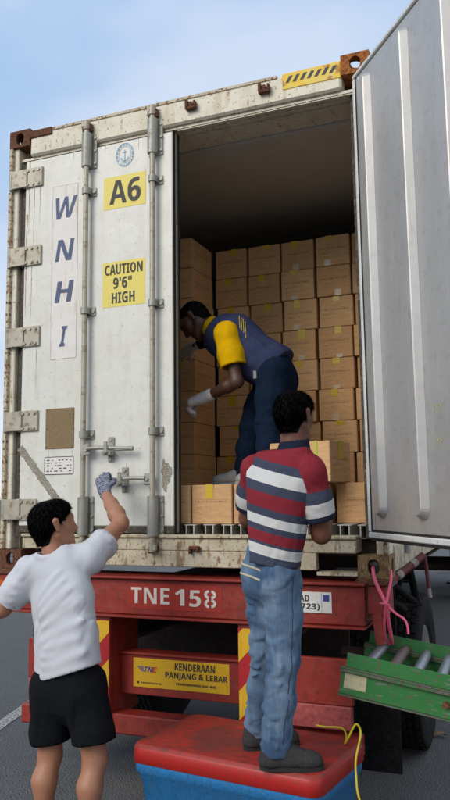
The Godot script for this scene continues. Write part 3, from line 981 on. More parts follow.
	for i in 30:
		var t0 := TAU * i / 30.0
		var t1 := TAU * (i + 1) / 30.0
		var R := func(t: float) -> Vector3:
			var r := 1.0 + 0.22 * sin(t * 3.0 + 1.0) + 0.12 * sin(t * 7.0) + 0.06 * sin(t * 13.0 + 2.0)
			return pc + Vector3(cos(t) * 0.032 * r, sin(t) * 0.085 * r, 0)
		mb.tri(pc, R.call(t0), R.call(t1), Vector3.BACK)
	part(d, "bare_patch", mb.done(), M.scar)
	# rust bleeding from the top edge and bolts: narrow stains on the panel
	rng.seed = 21
	for s in [[0.16, 2.665, 0.5, 0.010], [0.20, 2.47, 0.5, 0.008], [0.245, 2.47, 0.25, 0.006], [0.19, 1.94, 0.35, 0.006], [0.24, 1.40, 0.28, 0.005], [0.50, 2.665, 0.06, 0.004], [0.74, 2.665, 0.05, 0.004], [0.98, 2.665, 0.07, 0.004], [0.345, 0.73, 0.12, 0.004], [0.52, 0.73, 0.08, 0.003], [0.145, 2.3, 0.7, 0.012], [0.45, 2.15, 0.3, 0.004], [0.79, 0.46, 0.1, 0.003], [0.9, 0.64, 0.09, 0.003]]:
		mb = MB.new()
		mb.flat()
		var last := []
		var m2 := int(s[2] / 0.02) + 3
		for i in m2 + 1:
			var t := float(i) / m2
			var w: float = s[3] * (1.0 - t * 0.75) * rng.randf_range(0.4, 1.1)
			var xx: float = s[0] + rng.randf_range(-0.0015, 0.0015)
			var cur := [Vector3(xx - w * 0.5, y + s[1] - t * s[2], -0.0115), Vector3(xx + w * 0.5, y + s[1] - t * s[2], -0.0115)]
			if i > 0: mb.quad(last[0], last[1], cur[1], cur[0], Vector3.BACK)
			last = cur
		part(d, "rust_stain", mb.done(), M.stain)

func make_right_door(c: Node3D) -> void:
	# swung open about the right post; inner steel lining faces the viewer
	var y := Y0
	var ang := deg_to_rad(37.0)
	var along := Vector3(sin(ang), 0, cos(ang))
	var nrm := Vector3(-cos(ang), 0, sin(ang))
	# frame: x along the door from the hinge, y up, z out of the inner face
	var xf := Transform3D(Basis(along, Vector3.UP, nrm), Vector3(2.36, y, 0.07))
	var d := group_part(c, "door")
	d.set_meta("label", "open right door showing its ribbed bare steel inner lining")
	d.transform = Transform3D(Basis(), -c.position) * xf
	var w := 1.155
	var y0 := 0.212
	var y1 := 2.711
	var mb := MB.new()
	mb.bx(0.0, w, y0, y1, -0.085, -0.012, 0.006)
	local(d, "door_panel", mb.done(), M.door_white)
	mb = MB.new()
	mb.bx(0.03, w - 0.03, y0 + 0.04, y1 - 0.03, -0.0118, 0.0, 0.002)
	local(d, "steel_lining", mb.done(), M.steel)
	# edge frame
	mb = MB.new()
	mb.bx(0.0, 0.024, y0 + 0.03, y1 - 0.025, -0.011, 0.010, 0.005)
	mb.bx(w - 0.024, w, y0 + 0.03, y1 - 0.025, -0.011, 0.010, 0.005)
	mb.bx(0.0, w, y1 - 0.0245, y1 - 0.0005, -0.011, 0.010, 0.005)
	mb.bx(0.0, w, y0 + 0.0005, y0 + 0.0295, -0.011, 0.010, 0.005)
	local(d, "edge_frame", mb.done(), M.door_edge)
	mb = MB.new()
	mb.bx(0.004, w - 0.004, y0 - 0.014, y0 - 0.0005, -0.07, 0.0, 0.004)
	mb.bx(0.0245, 0.031, y0 + 0.03, y1 - 0.025, -0.011, 0.004)
	mb.bx(0.0315, w - 0.0315, y0 + 0.03, y0 + 0.0385, -0.011, 0.004)
	local(d, "door_gasket", mb.done(), M.gasket)
	# a fold line of the lining and raised ribs with rounded ends
	mb = MB.new()
	mb.bx(0.058, 0.066, y0 + 0.042, y1 - 0.032, 0.0, 0.004, 0.0015)
	local(d, "lining_fold", mb.done(), M.steel)
	for x in [0.150, 0.545, 0.905]:
		mb = MB.new()
		var h := 0.036
		var wb := 0.054
		var wt := 0.030
		var ya := y0 + 0.10
		var yb := y1 - 0.065
		var outer := []
		var mid := []
		var inner := []
		var seg := 10
		for e in 2:
			for k in seg + 1:
				var t := PI * k / seg + (0.0 if e == 0 else PI)
				var cy := yb - wb if e == 0 else ya + wb
				outer.append(Vector3(x + cos(t) * wb, cy + sin(t) * wb, 0.0005))
				mid.append(Vector3(x + cos(t) * (wt + 0.005), cy + sin(t) * (wt + 0.005), h * 0.88))
				inner.append(Vector3(x + cos(t) * wt, cy + sin(t) * wt, h))
		var n := outer.size()
		for k in n:
			var k2 := (k + 1) % n
			var cm := Vector3(x, clampf(outer[k].y, ya + wb, yb - wb), 0)
			var o: Vector3 = (outer[k] + outer[k2]) * 0.5 - cm
			o.z = 0
			mb.flat()
			mb.quad(outer[k], outer[k2], mid[k2], mid[k], o.normalized() + Vector3(0, 0, 0.8))
			mb.quad(mid[k], mid[k2], inner[k2], inner[k], o.normalized() * 0.3 + Vector3.BACK)
		# flat top
		for k in seg + 1:
			var a: int = k
			var b: int = n - 1 - k
			if k < seg:
				mb.quad(inner[a], inner[a + 1], inner[b - 1] if b - 1 > seg else inner[b], inner[b], Vector3.BACK)
		local(d, "rib", mb.done(), M.steel)
	# hinges on the outer side
	for hy in [2.546, 2.010, 1.470, 0.922, 0.365]:
		mb = MB.new()
		mb.bx(0.0, 0.15, hy - 0.066, hy + 0.066, -0.098, -0.0855, 0.003)
		mb.tube([Vector3(-0.01, hy - 0.066, -0.092), Vector3(-0.01, hy + 0.066, -0.092)], 0.018, 12)
		local(d, "hinge", mb.done(), M.hinge)
	# locking bars on the outer side
	for x in [0.15, 0.62]:
		mb = MB.new()
		mb.tube([Vector3(x, 0.14, -0.125), Vector3(x, 2.80, -0.125)], 0.0165, 12)
		for gy in [2.65, 2.36, 1.58, 0.81, 0.32]:
			mb.bx(x - 0.04, x + 0.05, gy - 0.03, gy + 0.03, -0.128, -0.0855, 0.004)
		local(d, "lock_bar", mb.done(), M.galv)
	# faint yellow chalk marks low on the lining
	mb = MB.new()
	for q in [[0.665, 0.80], [0.70, 0.80], [0.665, 0.66], [0.69, 0.655]]:
		mb.tube(curve([Vector3(q[0], q[1] - 0.02, 0.0008), Vector3(q[0] + 0.012, q[1] + 0.012, 0.0008), Vector3(q[0] + 0.03, q[1] - 0.008, 0.0008), Vector3(q[0] + 0.04, q[1] + 0.016, 0.0008)], 4), 0.0028, 5, true, Vector3.BACK, 0.15)
	local(d, "chalk_mark", mb.done(), M.chalk)

# ------------------------------------------------------------------ trailer
func wheel_mesh_tyre(w: float) -> Mesh:
	# axis along x, centred
	var mb := MB.new()
	var R := 0.505
	var h := w * 0.5
	var prof := [Vector2(0.29, -h * 0.75), Vector2(0.33, -h * 0.92), Vector2(0.40, -h), Vector2(0.465, -h * 0.97), Vector2(0.488, -h * 0.9), Vector2(R - 0.014, -h * 0.84)]
	var ribs := 5
	for k in ribs:
		var a := -h * 0.84 + (h * 1.68) * k / ribs
		var b := -h * 0.84 + (h * 1.68) * (k + 1) / ribs
		prof.append(Vector2(R - 0.014, a + 0.001)); prof.append(Vector2(R - 0.013, a + 0.006))
		prof.append(Vector2(R - 0.013, b - 0.006)); prof.append(Vector2(R - 0.014, b - 0.001))
	prof.append_array([Vector2(0.488, h * 0.9), Vector2(0.465, h * 0.97), Vector2(0.40, h), Vector2(0.33, h * 0.92), Vector2(0.29, h * 0.75)])
	mb.lathe(prof, Vector3.ZERO, Vector3.RIGHT, 48, false)
	# tread blocks
	for k in ribs:
		var x := -h * 0.84 + (h * 1.68) * (k + 0.5) / ribs
		for i in 44:
			var t := TAU * (i + (0.5 if k % 2 else 0.0)) / 44.0
			var bs := Basis(Vector3.RIGHT, t)
			mb.box(bs * Vector3(x, R - 0.008, 0), Vector3(h * 1.68 / ribs - 0.012, 0.018, TAU * R / 44.0 - 0.014), 0.0, bs * Basis(Vector3.UP, 0.18 if k % 2 else -0.18))
	return mb.done()

func wheel_mesh_rim(w: float) -> Mesh:
	var mb := MB.new()
	var h := w * 0.5
	mb.lathe([Vector2(0.05, -h * 0.1), Vector2(0.2, -h * 0.1), Vector2(0.26, h * 0.3), Vector2(0.292, h * 0.78), Vector2(0.285, h * 0.8), Vector2(0.25, h * 0.35), Vector2(0.19, h * 0.0), Vector2(0.12, h * 0.05), Vector2(0.11, h * 0.5), Vector2(0.0, h * 0.55)], Vector3.ZERO, Vector3.RIGHT, 32)
	mb.lathe([Vector2(0.292, h * 0.78), Vector2(0.285, -h * 0.78)], Vector3.ZERO, Vector3.RIGHT, 32)
	for i in 10:
		var t := TAU * i / 10.0
		bolt(mb, Vector3(h * 0.02, cos(t) * 0.155, sin(t) * 0.155), Vector3.RIGHT, 0.014, 0.03)
	return mb.done()

func hazard_plate(root: Node3D, x0: float, x1: float, y0: float, y1: float, z: float) -> void:
	var mb := MB.new()
	mb.bx(x0, x1, y0, y1, z - 0.004, z)
	var p := part(root, "hazard_plate", mb.done(), M.red_sign)
	# yellow bands slanting down to the left, each a strip of its own clipped to the plate
	var step := 0.30
	var bw := 0.15
	var yb := y0 - 0.3
	while yb < y1:
		var poly := PackedVector2Array([Vector2(x0 - 0.05, yb), Vector2(x1 + 0.05, yb + (x1 - x0 + 0.1) * 1.05), Vector2(x1 + 0.05, yb + (x1 - x0 + 0.1) * 1.05 + bw), Vector2(x0 - 0.05, yb + bw)])
		var clip := Geometry2D.intersect_polygons(poly, PackedVector2Array([Vector2(x0 + 0.001, y0 + 0.001), Vector2(x1 - 0.001, y0 + 0.001), Vector2(x1 - 0.001, y1 - 0.001), Vector2(x0 + 0.001, y1 - 0.001)]))
		for c in clip:
			var idx := Geometry2D.triangulate_polygon(c)
			mb = MB.new()
			mb.flat()
			for i in idx.size() / 3:
				mb.tri(Vector3(c[idx[i * 3]].x, c[idx[i * 3]].y, z + 0.0015), Vector3(c[idx[i * 3 + 1]].x, c[idx[i * 3 + 1]].y, z + 0.0015), Vector3(c[idx[i * 3 + 2]].x, c[idx[i * 3 + 2]].y, z + 0.0015), Vector3.BACK)
			var s := local(p, "stripe", mb.done(), M.sign_yellow)
		yb += step

func make_trailer() -> void:
	var t := thing("trailer", "red steel container trailer with rear bumper, yellow notice and hazard striped posts", "trailer", Vector3(W * 0.5, 0, -6.0))
	# rear cross beam
	var mb := MB.new()
	mb.bx(0.13, 2.307, 1.03, 1.235, -0.22, 0.02, 0.008)
	mb.bx(0.12, 2.317, 1.2355, 1.25, -0.24, 0.055, 0.004)
	mb.bx(0.125, 2.312, 1.017, 1.0295, -0.24, 0.05, 0.003)
	part(t, "rear_beam", mb.done(), M.red)
	# slightly brighter repainted field behind the number
	mb = MB.new()
	mb.bx(0.93, 1.52, 1.068, 1.212, 0.0195, 0.0215)
	part(t, "number_field", mb.done(), M.red_fresh)
	var xf := Transform3D(Basis(), Vector3(0, 0, 0.0215))
	lettering(t, "lettering", "TNE", M.white_paint, xf, 0.955, 1.20, 1.098, 1.188)
	lettering(t, "lettering", "1", M.white_paint, xf, 1.235, 1.295, 1.095, 1.185)
	lettering(t, "lettering", "5", M.white_paint, xf, 1.325, 1.395, 1.092, 1.182)
	# the stencilled eight, made of separate strokes
	mb = MB.new()
	mb.flat()
	var ec := Vector3(1.452, 1.137, 0.0235)
	for ring in 2:
		var cc := ec + Vector3(0, 0.024 if ring == 0 else -0.024, 0)
		var seg := 24
		for i in seg:
			if i % 12 in [0, 11] : continue
			var a0 := PI * 0.5 + TAU * i / seg
			var a1 := PI * 0.5 + TAU * (i + 1) / seg
			mb.quad(cc + Vector3(cos(a0) * 0.036, sin(a0) * 0.026, 0), cc + Vector3(cos(a1) * 0.036, sin(a1) * 0.026, 0), cc + Vector3(cos(a1) * 0.019, sin(a1) * 0.011, 0), cc + Vector3(cos(a0) * 0.019, sin(a0) * 0.011, 0), Vector3.BACK)
	part(t, "lettering", mb.done(), M.white_paint)
	# white number plate, right half readable beside the man
	mb = MB.new()
	mb.bx(1.668, 2.138, 1.09, 1.197, 0.0205, 0.0245, 0.0015)
	part(t, "number_plate", mb.done(), M.plate_white)
	xf = Transform3D(Basis(), Vector3(0, 0, 0.0245))
	lettering(t, "lettering", "AD", M.ink, xf, 1.964, 2.018, 1.148, 1.182)
	lettering(t, "lettering", "(7723)", M.ink, xf, 1.925, 2.073, 1.102, 1.138)
	lettering(t, "lettering", "1", M.ink, xf, 1.69, 1.705, 1.102, 1.137)
	mb = MB.new()
	mb.bx(2.084, 2.0855, 1.093, 1.194, 0.0245, 0.0252)
	mb.bx(2.092, 2.126, 1.150, 1.184, 0.0245, 0.0252)
	part(t, "plate_print", mb.done(), M.logo_blue)
	# end castings under the container: twist lock pads
	for s in [0, 1]:
		var x := 0.085 if s == 0 else 2.353
		mb = MB.new()
		mb.bx(x - 0.09, x + 0.09, 1.235, 1.268, -0.20, 0.015, 0.006)
		mb.bx(x - 0.05, x + 0.05, 1.05, 1.2345, -0.16, -0.01, 0.006)
		part(t, "twist_lock_pad", mb.done(), M.rust)
		mb = MB.new()
		mb.lathe([Vector2(0.0, 0.0), Vector2(0.03, 0.0), Vector2(0.03, 0.06), Vector2(0.045, 0.07), Vector2(0.02, 0.1), Vector2(0.0, 0.1)], Vector3(x, 1.268, -0.09), Vector3.UP, 12)
		part(t, "twist_lock", mb.done(), M.galv)
		# outer gusset of the beam
		mb = MB.new()
		if s == 0: mb.bx(0.0, 0.118, 1.09, 1.234, -0.20, 0.0, 0.004)
		else: mb.bx(2.319, W - 0.02, 1.09, 1.234, -0.20, 0.0, 0.004)
		part(t, "beam_end", mb.done(), M.red)
	mb = MB.new()
	mb.tube([Vector3(0.03, 1.17, 0.0), Vector3(0.03, 1.17, 0.03)], 0.035, 14)
	part(t, "marker_lamp", mb.done(), M.lamp_amber)
	# hanging strap of steel by the right end
	mb = MB.new()
	mb.box(Vector3(2.375, 1.02, 0.01), Vector3(0.05, 0.15, 0.012), 0.003, Basis(Vector3.BACK, 0.12))
	part(t, "beam_tab", mb.done(), M.red)
	# upright posts with hazard plates
	for x in [[0.70, 0.815], [1.612, 1.725]]:
		mb = MB.new()
		mb.bx(x[0], x[1], 0.44, 1.016, -0.02, 0.02, 0.004)
		mb.bx(x[0], x[0] + 0.012, 0.44, 1.016, -0.32, -0.021)
		mb.bx(x[1] - 0.012, x[1], 0.44, 1.016, -0.32, -0.021)
		part(t, "post", mb.done(), M.red)
		hazard_plate(t, x[0] + 0.003, x[1] - 0.003, 0.46, 0.992, 0.0245)
	# centre panel with the yellow notice, set back between the posts
	mb = MB.new()
	mb.bx(0.8155, 1.6115, 0.56, 0.785, -0.14, -0.10, 0.004)
	mb.bx(0.8155, 1.6115, 0.786, 0.80, -0.20, -0.085, 0.003)
	part(t, "centre_panel", mb.done(), M.red)
	mb = MB.new()
	mb.bx(0.905, 1.512, 0.605, 0.768, -0.0995, -0.097, 0.001)
	part(t, "notice_board", mb.done(), M.sign_yellow)
	xf = Transform3D(Basis(), Vector3(0, 0, -0.097))
	lettering(t, "lettering", "KENDERAAN", M.ink, xf, 1.175, 1.425, 0.715, 0.755)
	lettering(t, "lettering", "PANJANG & LEBAR", M.ink, xf, 1.115, 1.50, 0.66, 0.702)
	lettering(t, "lettering", "TN ENGINEERING SDN. BHD.", M.ink, xf, 1.18, 1.435, 0.633, 0.645)
	lettering(t, "lettering", "TN", M.logo_blue, xf, 0.975, 1.03, 0.692, 0.722, 0.25)
	lettering(t, "lettering", "E", M.logo_red, xf, 1.032, 1.058, 0.692, 0.722, 0.25)
	mb = MB.new()
	mb.flat()
	for k in 4:
		var yy := 0.722 - k * 0.008
		mb.quad(Vector3(0.925 + k * 0.009, yy, -0.096), Vector3(0.97 + k * 0.002, yy, -0.096), Vector3(0.974 + k * 0.002, yy - 0.005, -0.096), Vector3(0.937 + k * 0.009, yy - 0.005, -0.096), Vector3.BACK)
	part(t, "wing_mark", mb.done(), M.logo_blue)
	mb = MB.new()
	mb.bx(0.932, 0.944, 0.625, 0.637, -0.0971, -0.096)
	rng.seed = 4
	var px := 0.955
	while px < 1.08:
		var w := rng.randf_range(0.005, 0.009)
		mb.bx(px, px + w, 0.626, 0.635, -0.0971, -0.0963)
		px += w + 0.004
	part(t, "notice_print", mb.done(), M.ink)
	# right and left lamp panels
	for s in [0, 1]:
		mb = MB.new()
		if s == 1: mb.bx(1.7255, 2.222, 0.62, 0.855, -0.06, -0.02, 0.006)
		else: mb.bx(0.216, 0.6995, 0.62, 0.855, -0.06, -0.02, 0.006)
		part(t, "side_panel", mb.done(), M.red)
		mb = MB.new()
		if s == 1: mb.bx(1.726, 2.216, 0.50, 0.619, -0.058, -0.018, 0.006)
		else: mb.bx(0.222, 0.699, 0.50, 0.619, -0.058, -0.018, 0.006)
		part(t, "side_panel", mb.done(), M.red_pale)
	# underrun bumper
	mb = MB.new()
	mb.bx(0.185, W - 0.185, 0.36, 0.47, -0.13, 0.0, 0.008)
	part(t, "bumper", mb.done(), M.red)
	for x in [0.45, 2.0]:
		mb = MB.new()
		mb.bx(x - 0.05, x + 0.05, 0.30, 0.359, -0.10, -0.03, 0.004)
		part(t, "bumper_bracket", mb.done(), M.chassis_dark)
	# main beams and cross members
	for x in [0.745, 1.675]:
		mb = MB.new()
		mb.bx(x - 0.07, x + 0.07, 1.13, 1.155, -12.0, -0.33)
		mb.bx(x - 0.006, x + 0.006, 0.86, 1.1295, -12.0, -0.33)
		mb.bx(x - 0.07, x + 0.07, 0.835, 0.8595, -12.0, -0.33)
		part(t, "main_beam", mb.done(), M.chassis_dark)
	for k in 9:
		mb = MB.new()
		var z := -0.8 - k * 1.3
		mb.bx(0.76, 1.66, 0.93, 1.08, z - 0.05, z + 0.05)
		part(t, "cross_member", mb.done(), M.chassis_dark)
	# brake chamber and hoses seen in the dark between the posts
	mb = MB.new()
	mb.lathe([Vector2(0, -0.09), Vector2(0.08, -0.09), Vector2(0.09, -0.04), Vector2(0.095, 0.0), Vector2(0.09, 0.04), Vector2(0.07, 0.09), Vector2(0, 0.09)], Vector3(1.32, 0.93, -0.62), Vector3(0.2, 0.1, 1).normalized(), 20)
	mb.tube(curve([Vector3(1.32, 0.98, -0.6), Vector3(1.15, 1.02, -0.5), Vector3(0.98, 0.93, -0.55), Vector3(0.85, 0.96, -0.8)], 6), 0.012, 8)
	part(t, "air_tank", mb.done(), M.chassis_dark)
	mb = MB.new()
	mb.bx(0.45, 2.0, 0.42, 1.10, -0.96, -0.94)
	part(t, "shield_plate", mb.done(), M.chassis_dark)
	# wheels on three axles, twin tyres each side
	var tyre := wheel_mesh_tyre(0.235)
	var rim := wheel_mesh_rim(0.235)
	for k in 3:
		var z: float = [-1.50, -9.2, -10.5][k]
		mb = MB.new()
		mb.tube([Vector3(0.3, 0.5, z), Vector3(W - 0.3, 0.5, z)], 0.065, 16)
		part(t, "axle", mb.done(), M.chassis_dark)
		for x in [0.138, 0.408, 2.03, 2.30]:
			var w := group_part(t, "wheel")
			w.position = Vector3(x - W * 0.5, 0.512, z + 6.0)
			if x < 1.0:
				w.rotation.y = PI
			local(w, "tyre", tyre, M.rubber)
			local(w, "rim", rim, M.grey_paint)
	# mud flaps and the stay that carries the right mudguard
	for s in [0, 1]:
		mb = MB.new()
		var x0 := 0.03 if s == 0 else 2.09
		mb.bx(x0, x0 + 0.32, 0.22, 0.82, -0.325, -0.317, 0.002)
		mb.bx(x0, x0 + 0.32, 0.36, 0.368, -0.317, -0.312)
		part(t, "mud_flap", mb.done(), M.rubber)
		mb = MB.new()
		mb.bx(x0 + 0.01, x0 + 0.31, 0.821, 0.86, -0.35, -0.30, 0.004)
		part(t, "mud_flap_bar", mb.done(), M.chassis_dark)
	mb = MB.new()
	mb.bx(2.21, 2.40, 0.86, 1.2, -0.36, -0.34)
	mb.tube([Vector3(2.28, 1.18, -0.35), Vector3(2.44, 1.05, -0.45)], 0.02, 8)
	part(t, "mudguard_bracket", mb.done(), M.black)
	# black bracing between the bottom rail and the wheel
	for q in [[Vector3(2.36, 1.24, -0.30), Vector3(2.45, 1.06, -0.75)], [Vector3(2.42, 1.25, -0.45), Vector3(2.34, 1.04, -0.55)], [Vector3(2.33, 1.06, -0.50), Vector3(2.47, 1.05, -0.80)], [Vector3(2.45, 1.26, -0.6), Vector3(2.46, 1.05, -0.78)]]:
		mb = MB.new()
		mb.tube([q[0], q[1]], 0.022, 8)
		part(t, "brace", mb.done(), M.black)
	# red and white banded stay with sleeve, and its thin strut
	var sa := Vector3(2.362, 1.197, -0.15)
	var sb := Vector3(2.555, 1.36, -0.40)
	mb = MB.new()
	mb.tube([sa, sb], 0.022, 12)
	part(t, "guard_stay", mb.done(), M.stay_red)
	for k in 3:
		mb = MB.new()
		var a := sa.lerp(sb, 0.04 + k * 0.34)
		mb.tube([a, sa.lerp(sb, 0.04 + k * 0.34 + (0.26 if k == 0 else 0.10))], 0.0245 if k == 0 else 0.0232, 12)
		part(t, "stay_band", mb.done(), M.stay_pale if k else M.stay_grey)
	mb = MB.new()
	mb.tube([sb + Vector3(0.01, -0.01, 0), Vector3(2.583, 1.14, -0.40)], 0.011, 8)
	part(t, "guard_strut", mb.done(), M.stay_red)
	mb = MB.new()
	mb.tube([Vector3(2.578, 1.185, -0.40), Vector3(2.584, 1.135, -0.40)], 0.0125, 8)
	part(t, "strut_tip", mb.done(), M.stay_pale)
	# landing legs far forward, out of the picture, that carry the uncoupled end
	for x in [0.75, 1.68]:
		mb = MB.new()
		mb.bx(x - 0.06, x + 0.06, 0.03, 1.13, -11.36, -11.24)
		mb.bx(x - 0.14, x + 0.14, 0.0, 0.03, -11.44, -11.16)
		part(t, "landing_leg", mb.done(), M.chassis_dark)

# ------------------------------------------------------------------ cartons
const CW := 0.254
const CH := 0.229
const CD := 0.39

func carton_texture(sd: int, tone: Color) -> ImageTexture:
	# left half of the sheet: printed long face; right half: plain board
	var w := 512
	var h := 256
	rng.seed = sd
	var fn := FastNoiseLite.new()
	fn.seed = sd; fn.frequency = 0.02; fn.fractal_octaves = 4
	var ff := FastNoiseLite.new()
	ff.seed = sd + 9; ff.frequency = 0.25
	var img := Image.create_empty(w, h, false, Image.FORMAT_RGB8)
	for j in h:
		for i in w:
			var n := fn.get_noise_2d(i * 0.5, j * 1.6) * 0.05 + ff.get_noise_2d(i, j * 0.3) * 0.018
			img.set_pixel(i, j, Color(tone.r + n, tone.g + n * 0.95, tone.b + n * 0.85))
	var ink := Color(tone.r * 0.36, tone.g * 0.34, tone.b * 0.34)
	var ink2 := Color(tone.r * 0.55, tone.g * 0.53, tone.b * 0.52)
	# printing: arrows, boxed heading, weights, in small broken strokes
	var rows := [[26, 108, 200, 9, true], [28, 146, 96, 5, false], [28, 152, 60, 3, false], [28, 180, 70, 3, false], [28, 192, 46, 3, false]]
	for r in rows:
		var x: int = r[0]
		var yb: int = r[1]
		if r[4]:
			for k in 7:
				img.fill_rect(Rect2i(x - 10 + k, yb - k / 2, 1, maxi(1, k)), ink)
			img.fill_rect(Rect2i(x + 6, yb - 12, r[2], 1), ink2)
			img.fill_rect(Rect2i(x + 6, yb + 8, r[2], 1), ink2)
			x += 12
		var slope := rng.randf_range(-0.01, 0.01)
		while x < r[0] + r[2]:
			var cw := rng.randi_range(3, 6)
			var hh: int = r[3]
			var yo: int = yb - hh / 2 + int((x - r[0]) * slope)
			if rng.randf() < 0.85:
				img.fill_rect(Rect2i(x, yo + rng.randi_range(0, 2), 2, hh - rng.randi_range(0, 2)), ink)
				if rng.randf() < 0.6:
					img.fill_rect(Rect2i(x, yo + rng.randi_range(0, hh), cw, 1), ink)
				if rng.randf() < 0.5:
					img.fill_rect(Rect2i(x + cw - 1, yo, 1, hh - 1), ink2)
			x += cw + rng.randi_range(1, 2)
			if rng.randf() < 0.12: x += 5
	return ImageTexture.create_from_image(img)

# a carton standing on its bottom at the origin, printed face towards +z
func carton_mesh(w: float, h: float, d: float, sd: int) -> Mesh:
	rng.seed = sd
	var st := SurfaceTool.new()
	st.begin(Mesh.PRIMITIVE_TRIANGLES)
	st.set_smooth_group(0xFFFFFFFF)
	var face := func(o: Vector3, u: Vector3, v: Vector3, n: Vector3, printed: bool, bulge: float) -> void:
		var c := 0.004
		var g := 4
		for i in g:
			for j in g:
				var q := []
				var uv := []
				for k in [[0, 0], [1, 0], [1, 1], [0, 1]]:
					var a := float(i + k[0]) / g
					var b := float(j + k[1]) / g
					var ed := minf(minf(a, 1 - a), minf(b, 1 - b))
					var p: Vector3 = o + u * lerpf(c / u.length(), 1 - c / u.length(), a) + v * lerpf(c / v.length(), 1 - c / v.length(), b) + n * (bulge * sin(a * PI) * sin(b * PI))
					q.append(p)
					uv.append(Vector2(a * 0.5 + (0.0 if printed else 0.5), 1.0 - b))
				for t in [[0, 2, 1], [0, 3, 2]]:
					for k in t:
						st.set_uv(uv[k])
						st.add_vertex(q[k])
	var x := w * 0.5
	var b := 0.0025
	face.call(Vector3(-x, 0, d * 0.5), Vector3(w, 0, 0), Vector3(0, h, 0), Vector3.BACK, true, b)
	face.call(Vector3(x, 0, -d * 0.5), Vector3(-w, 0, 0), Vector3(0, h, 0), Vector3.FORWARD, true, b)
	face.call(Vector3(x, 0, d * 0.5), Vector3(0, 0, -d), Vector3(0, h, 0), Vector3.RIGHT, true, b)
	face.call(Vector3(-x, 0, -d * 0.5), Vector3(0, 0, d), Vector3(0, h, 0), Vector3.LEFT, true, b)
	face.call(Vector3(-x, h, d * 0.5), Vector3(w, 0, 0), Vector3(0, 0, -d), Vector3.UP, false, 0.0)
	face.call(Vector3(-x, 0, -d * 0.5), Vector3(w, 0, 0), Vector3(0, 0, d), Vector3.DOWN, false, 0.0)
	# rounded-off edges: a slightly smaller core closes the chamfers
	var mb := MB.new()
	mb.box(Vector3(0, h * 0.5, 0), Vector3(w - 0.001, h - 0.001, d - 0.001), 0.0045)
	var core := mb.done()
	st.generate_normals()
	st.index()
	var m := st.commit()
	var arr := core.surface_get_arrays(0)
	var nuv := PackedVector2Array()
	for p in arr[Mesh.ARRAY_VERTEX]:
		nuv.append(Vector2(0.75, 0.05))
	arr[Mesh.ARRAY_TEX_UV] = nuv
	var tmp := ArrayMesh.new()
	tmp.add_surface_from_arrays(Mesh.PRIMITIVE_TRIANGLES, arr)
	var s2 := SurfaceTool.new()
	s2.begin(Mesh.PRIMITIVE_TRIANGLES)
	s2.append_from(m, 0, Transform3D())
	s2.append_from(tmp, 0, Transform3D())
	return s2.commit()

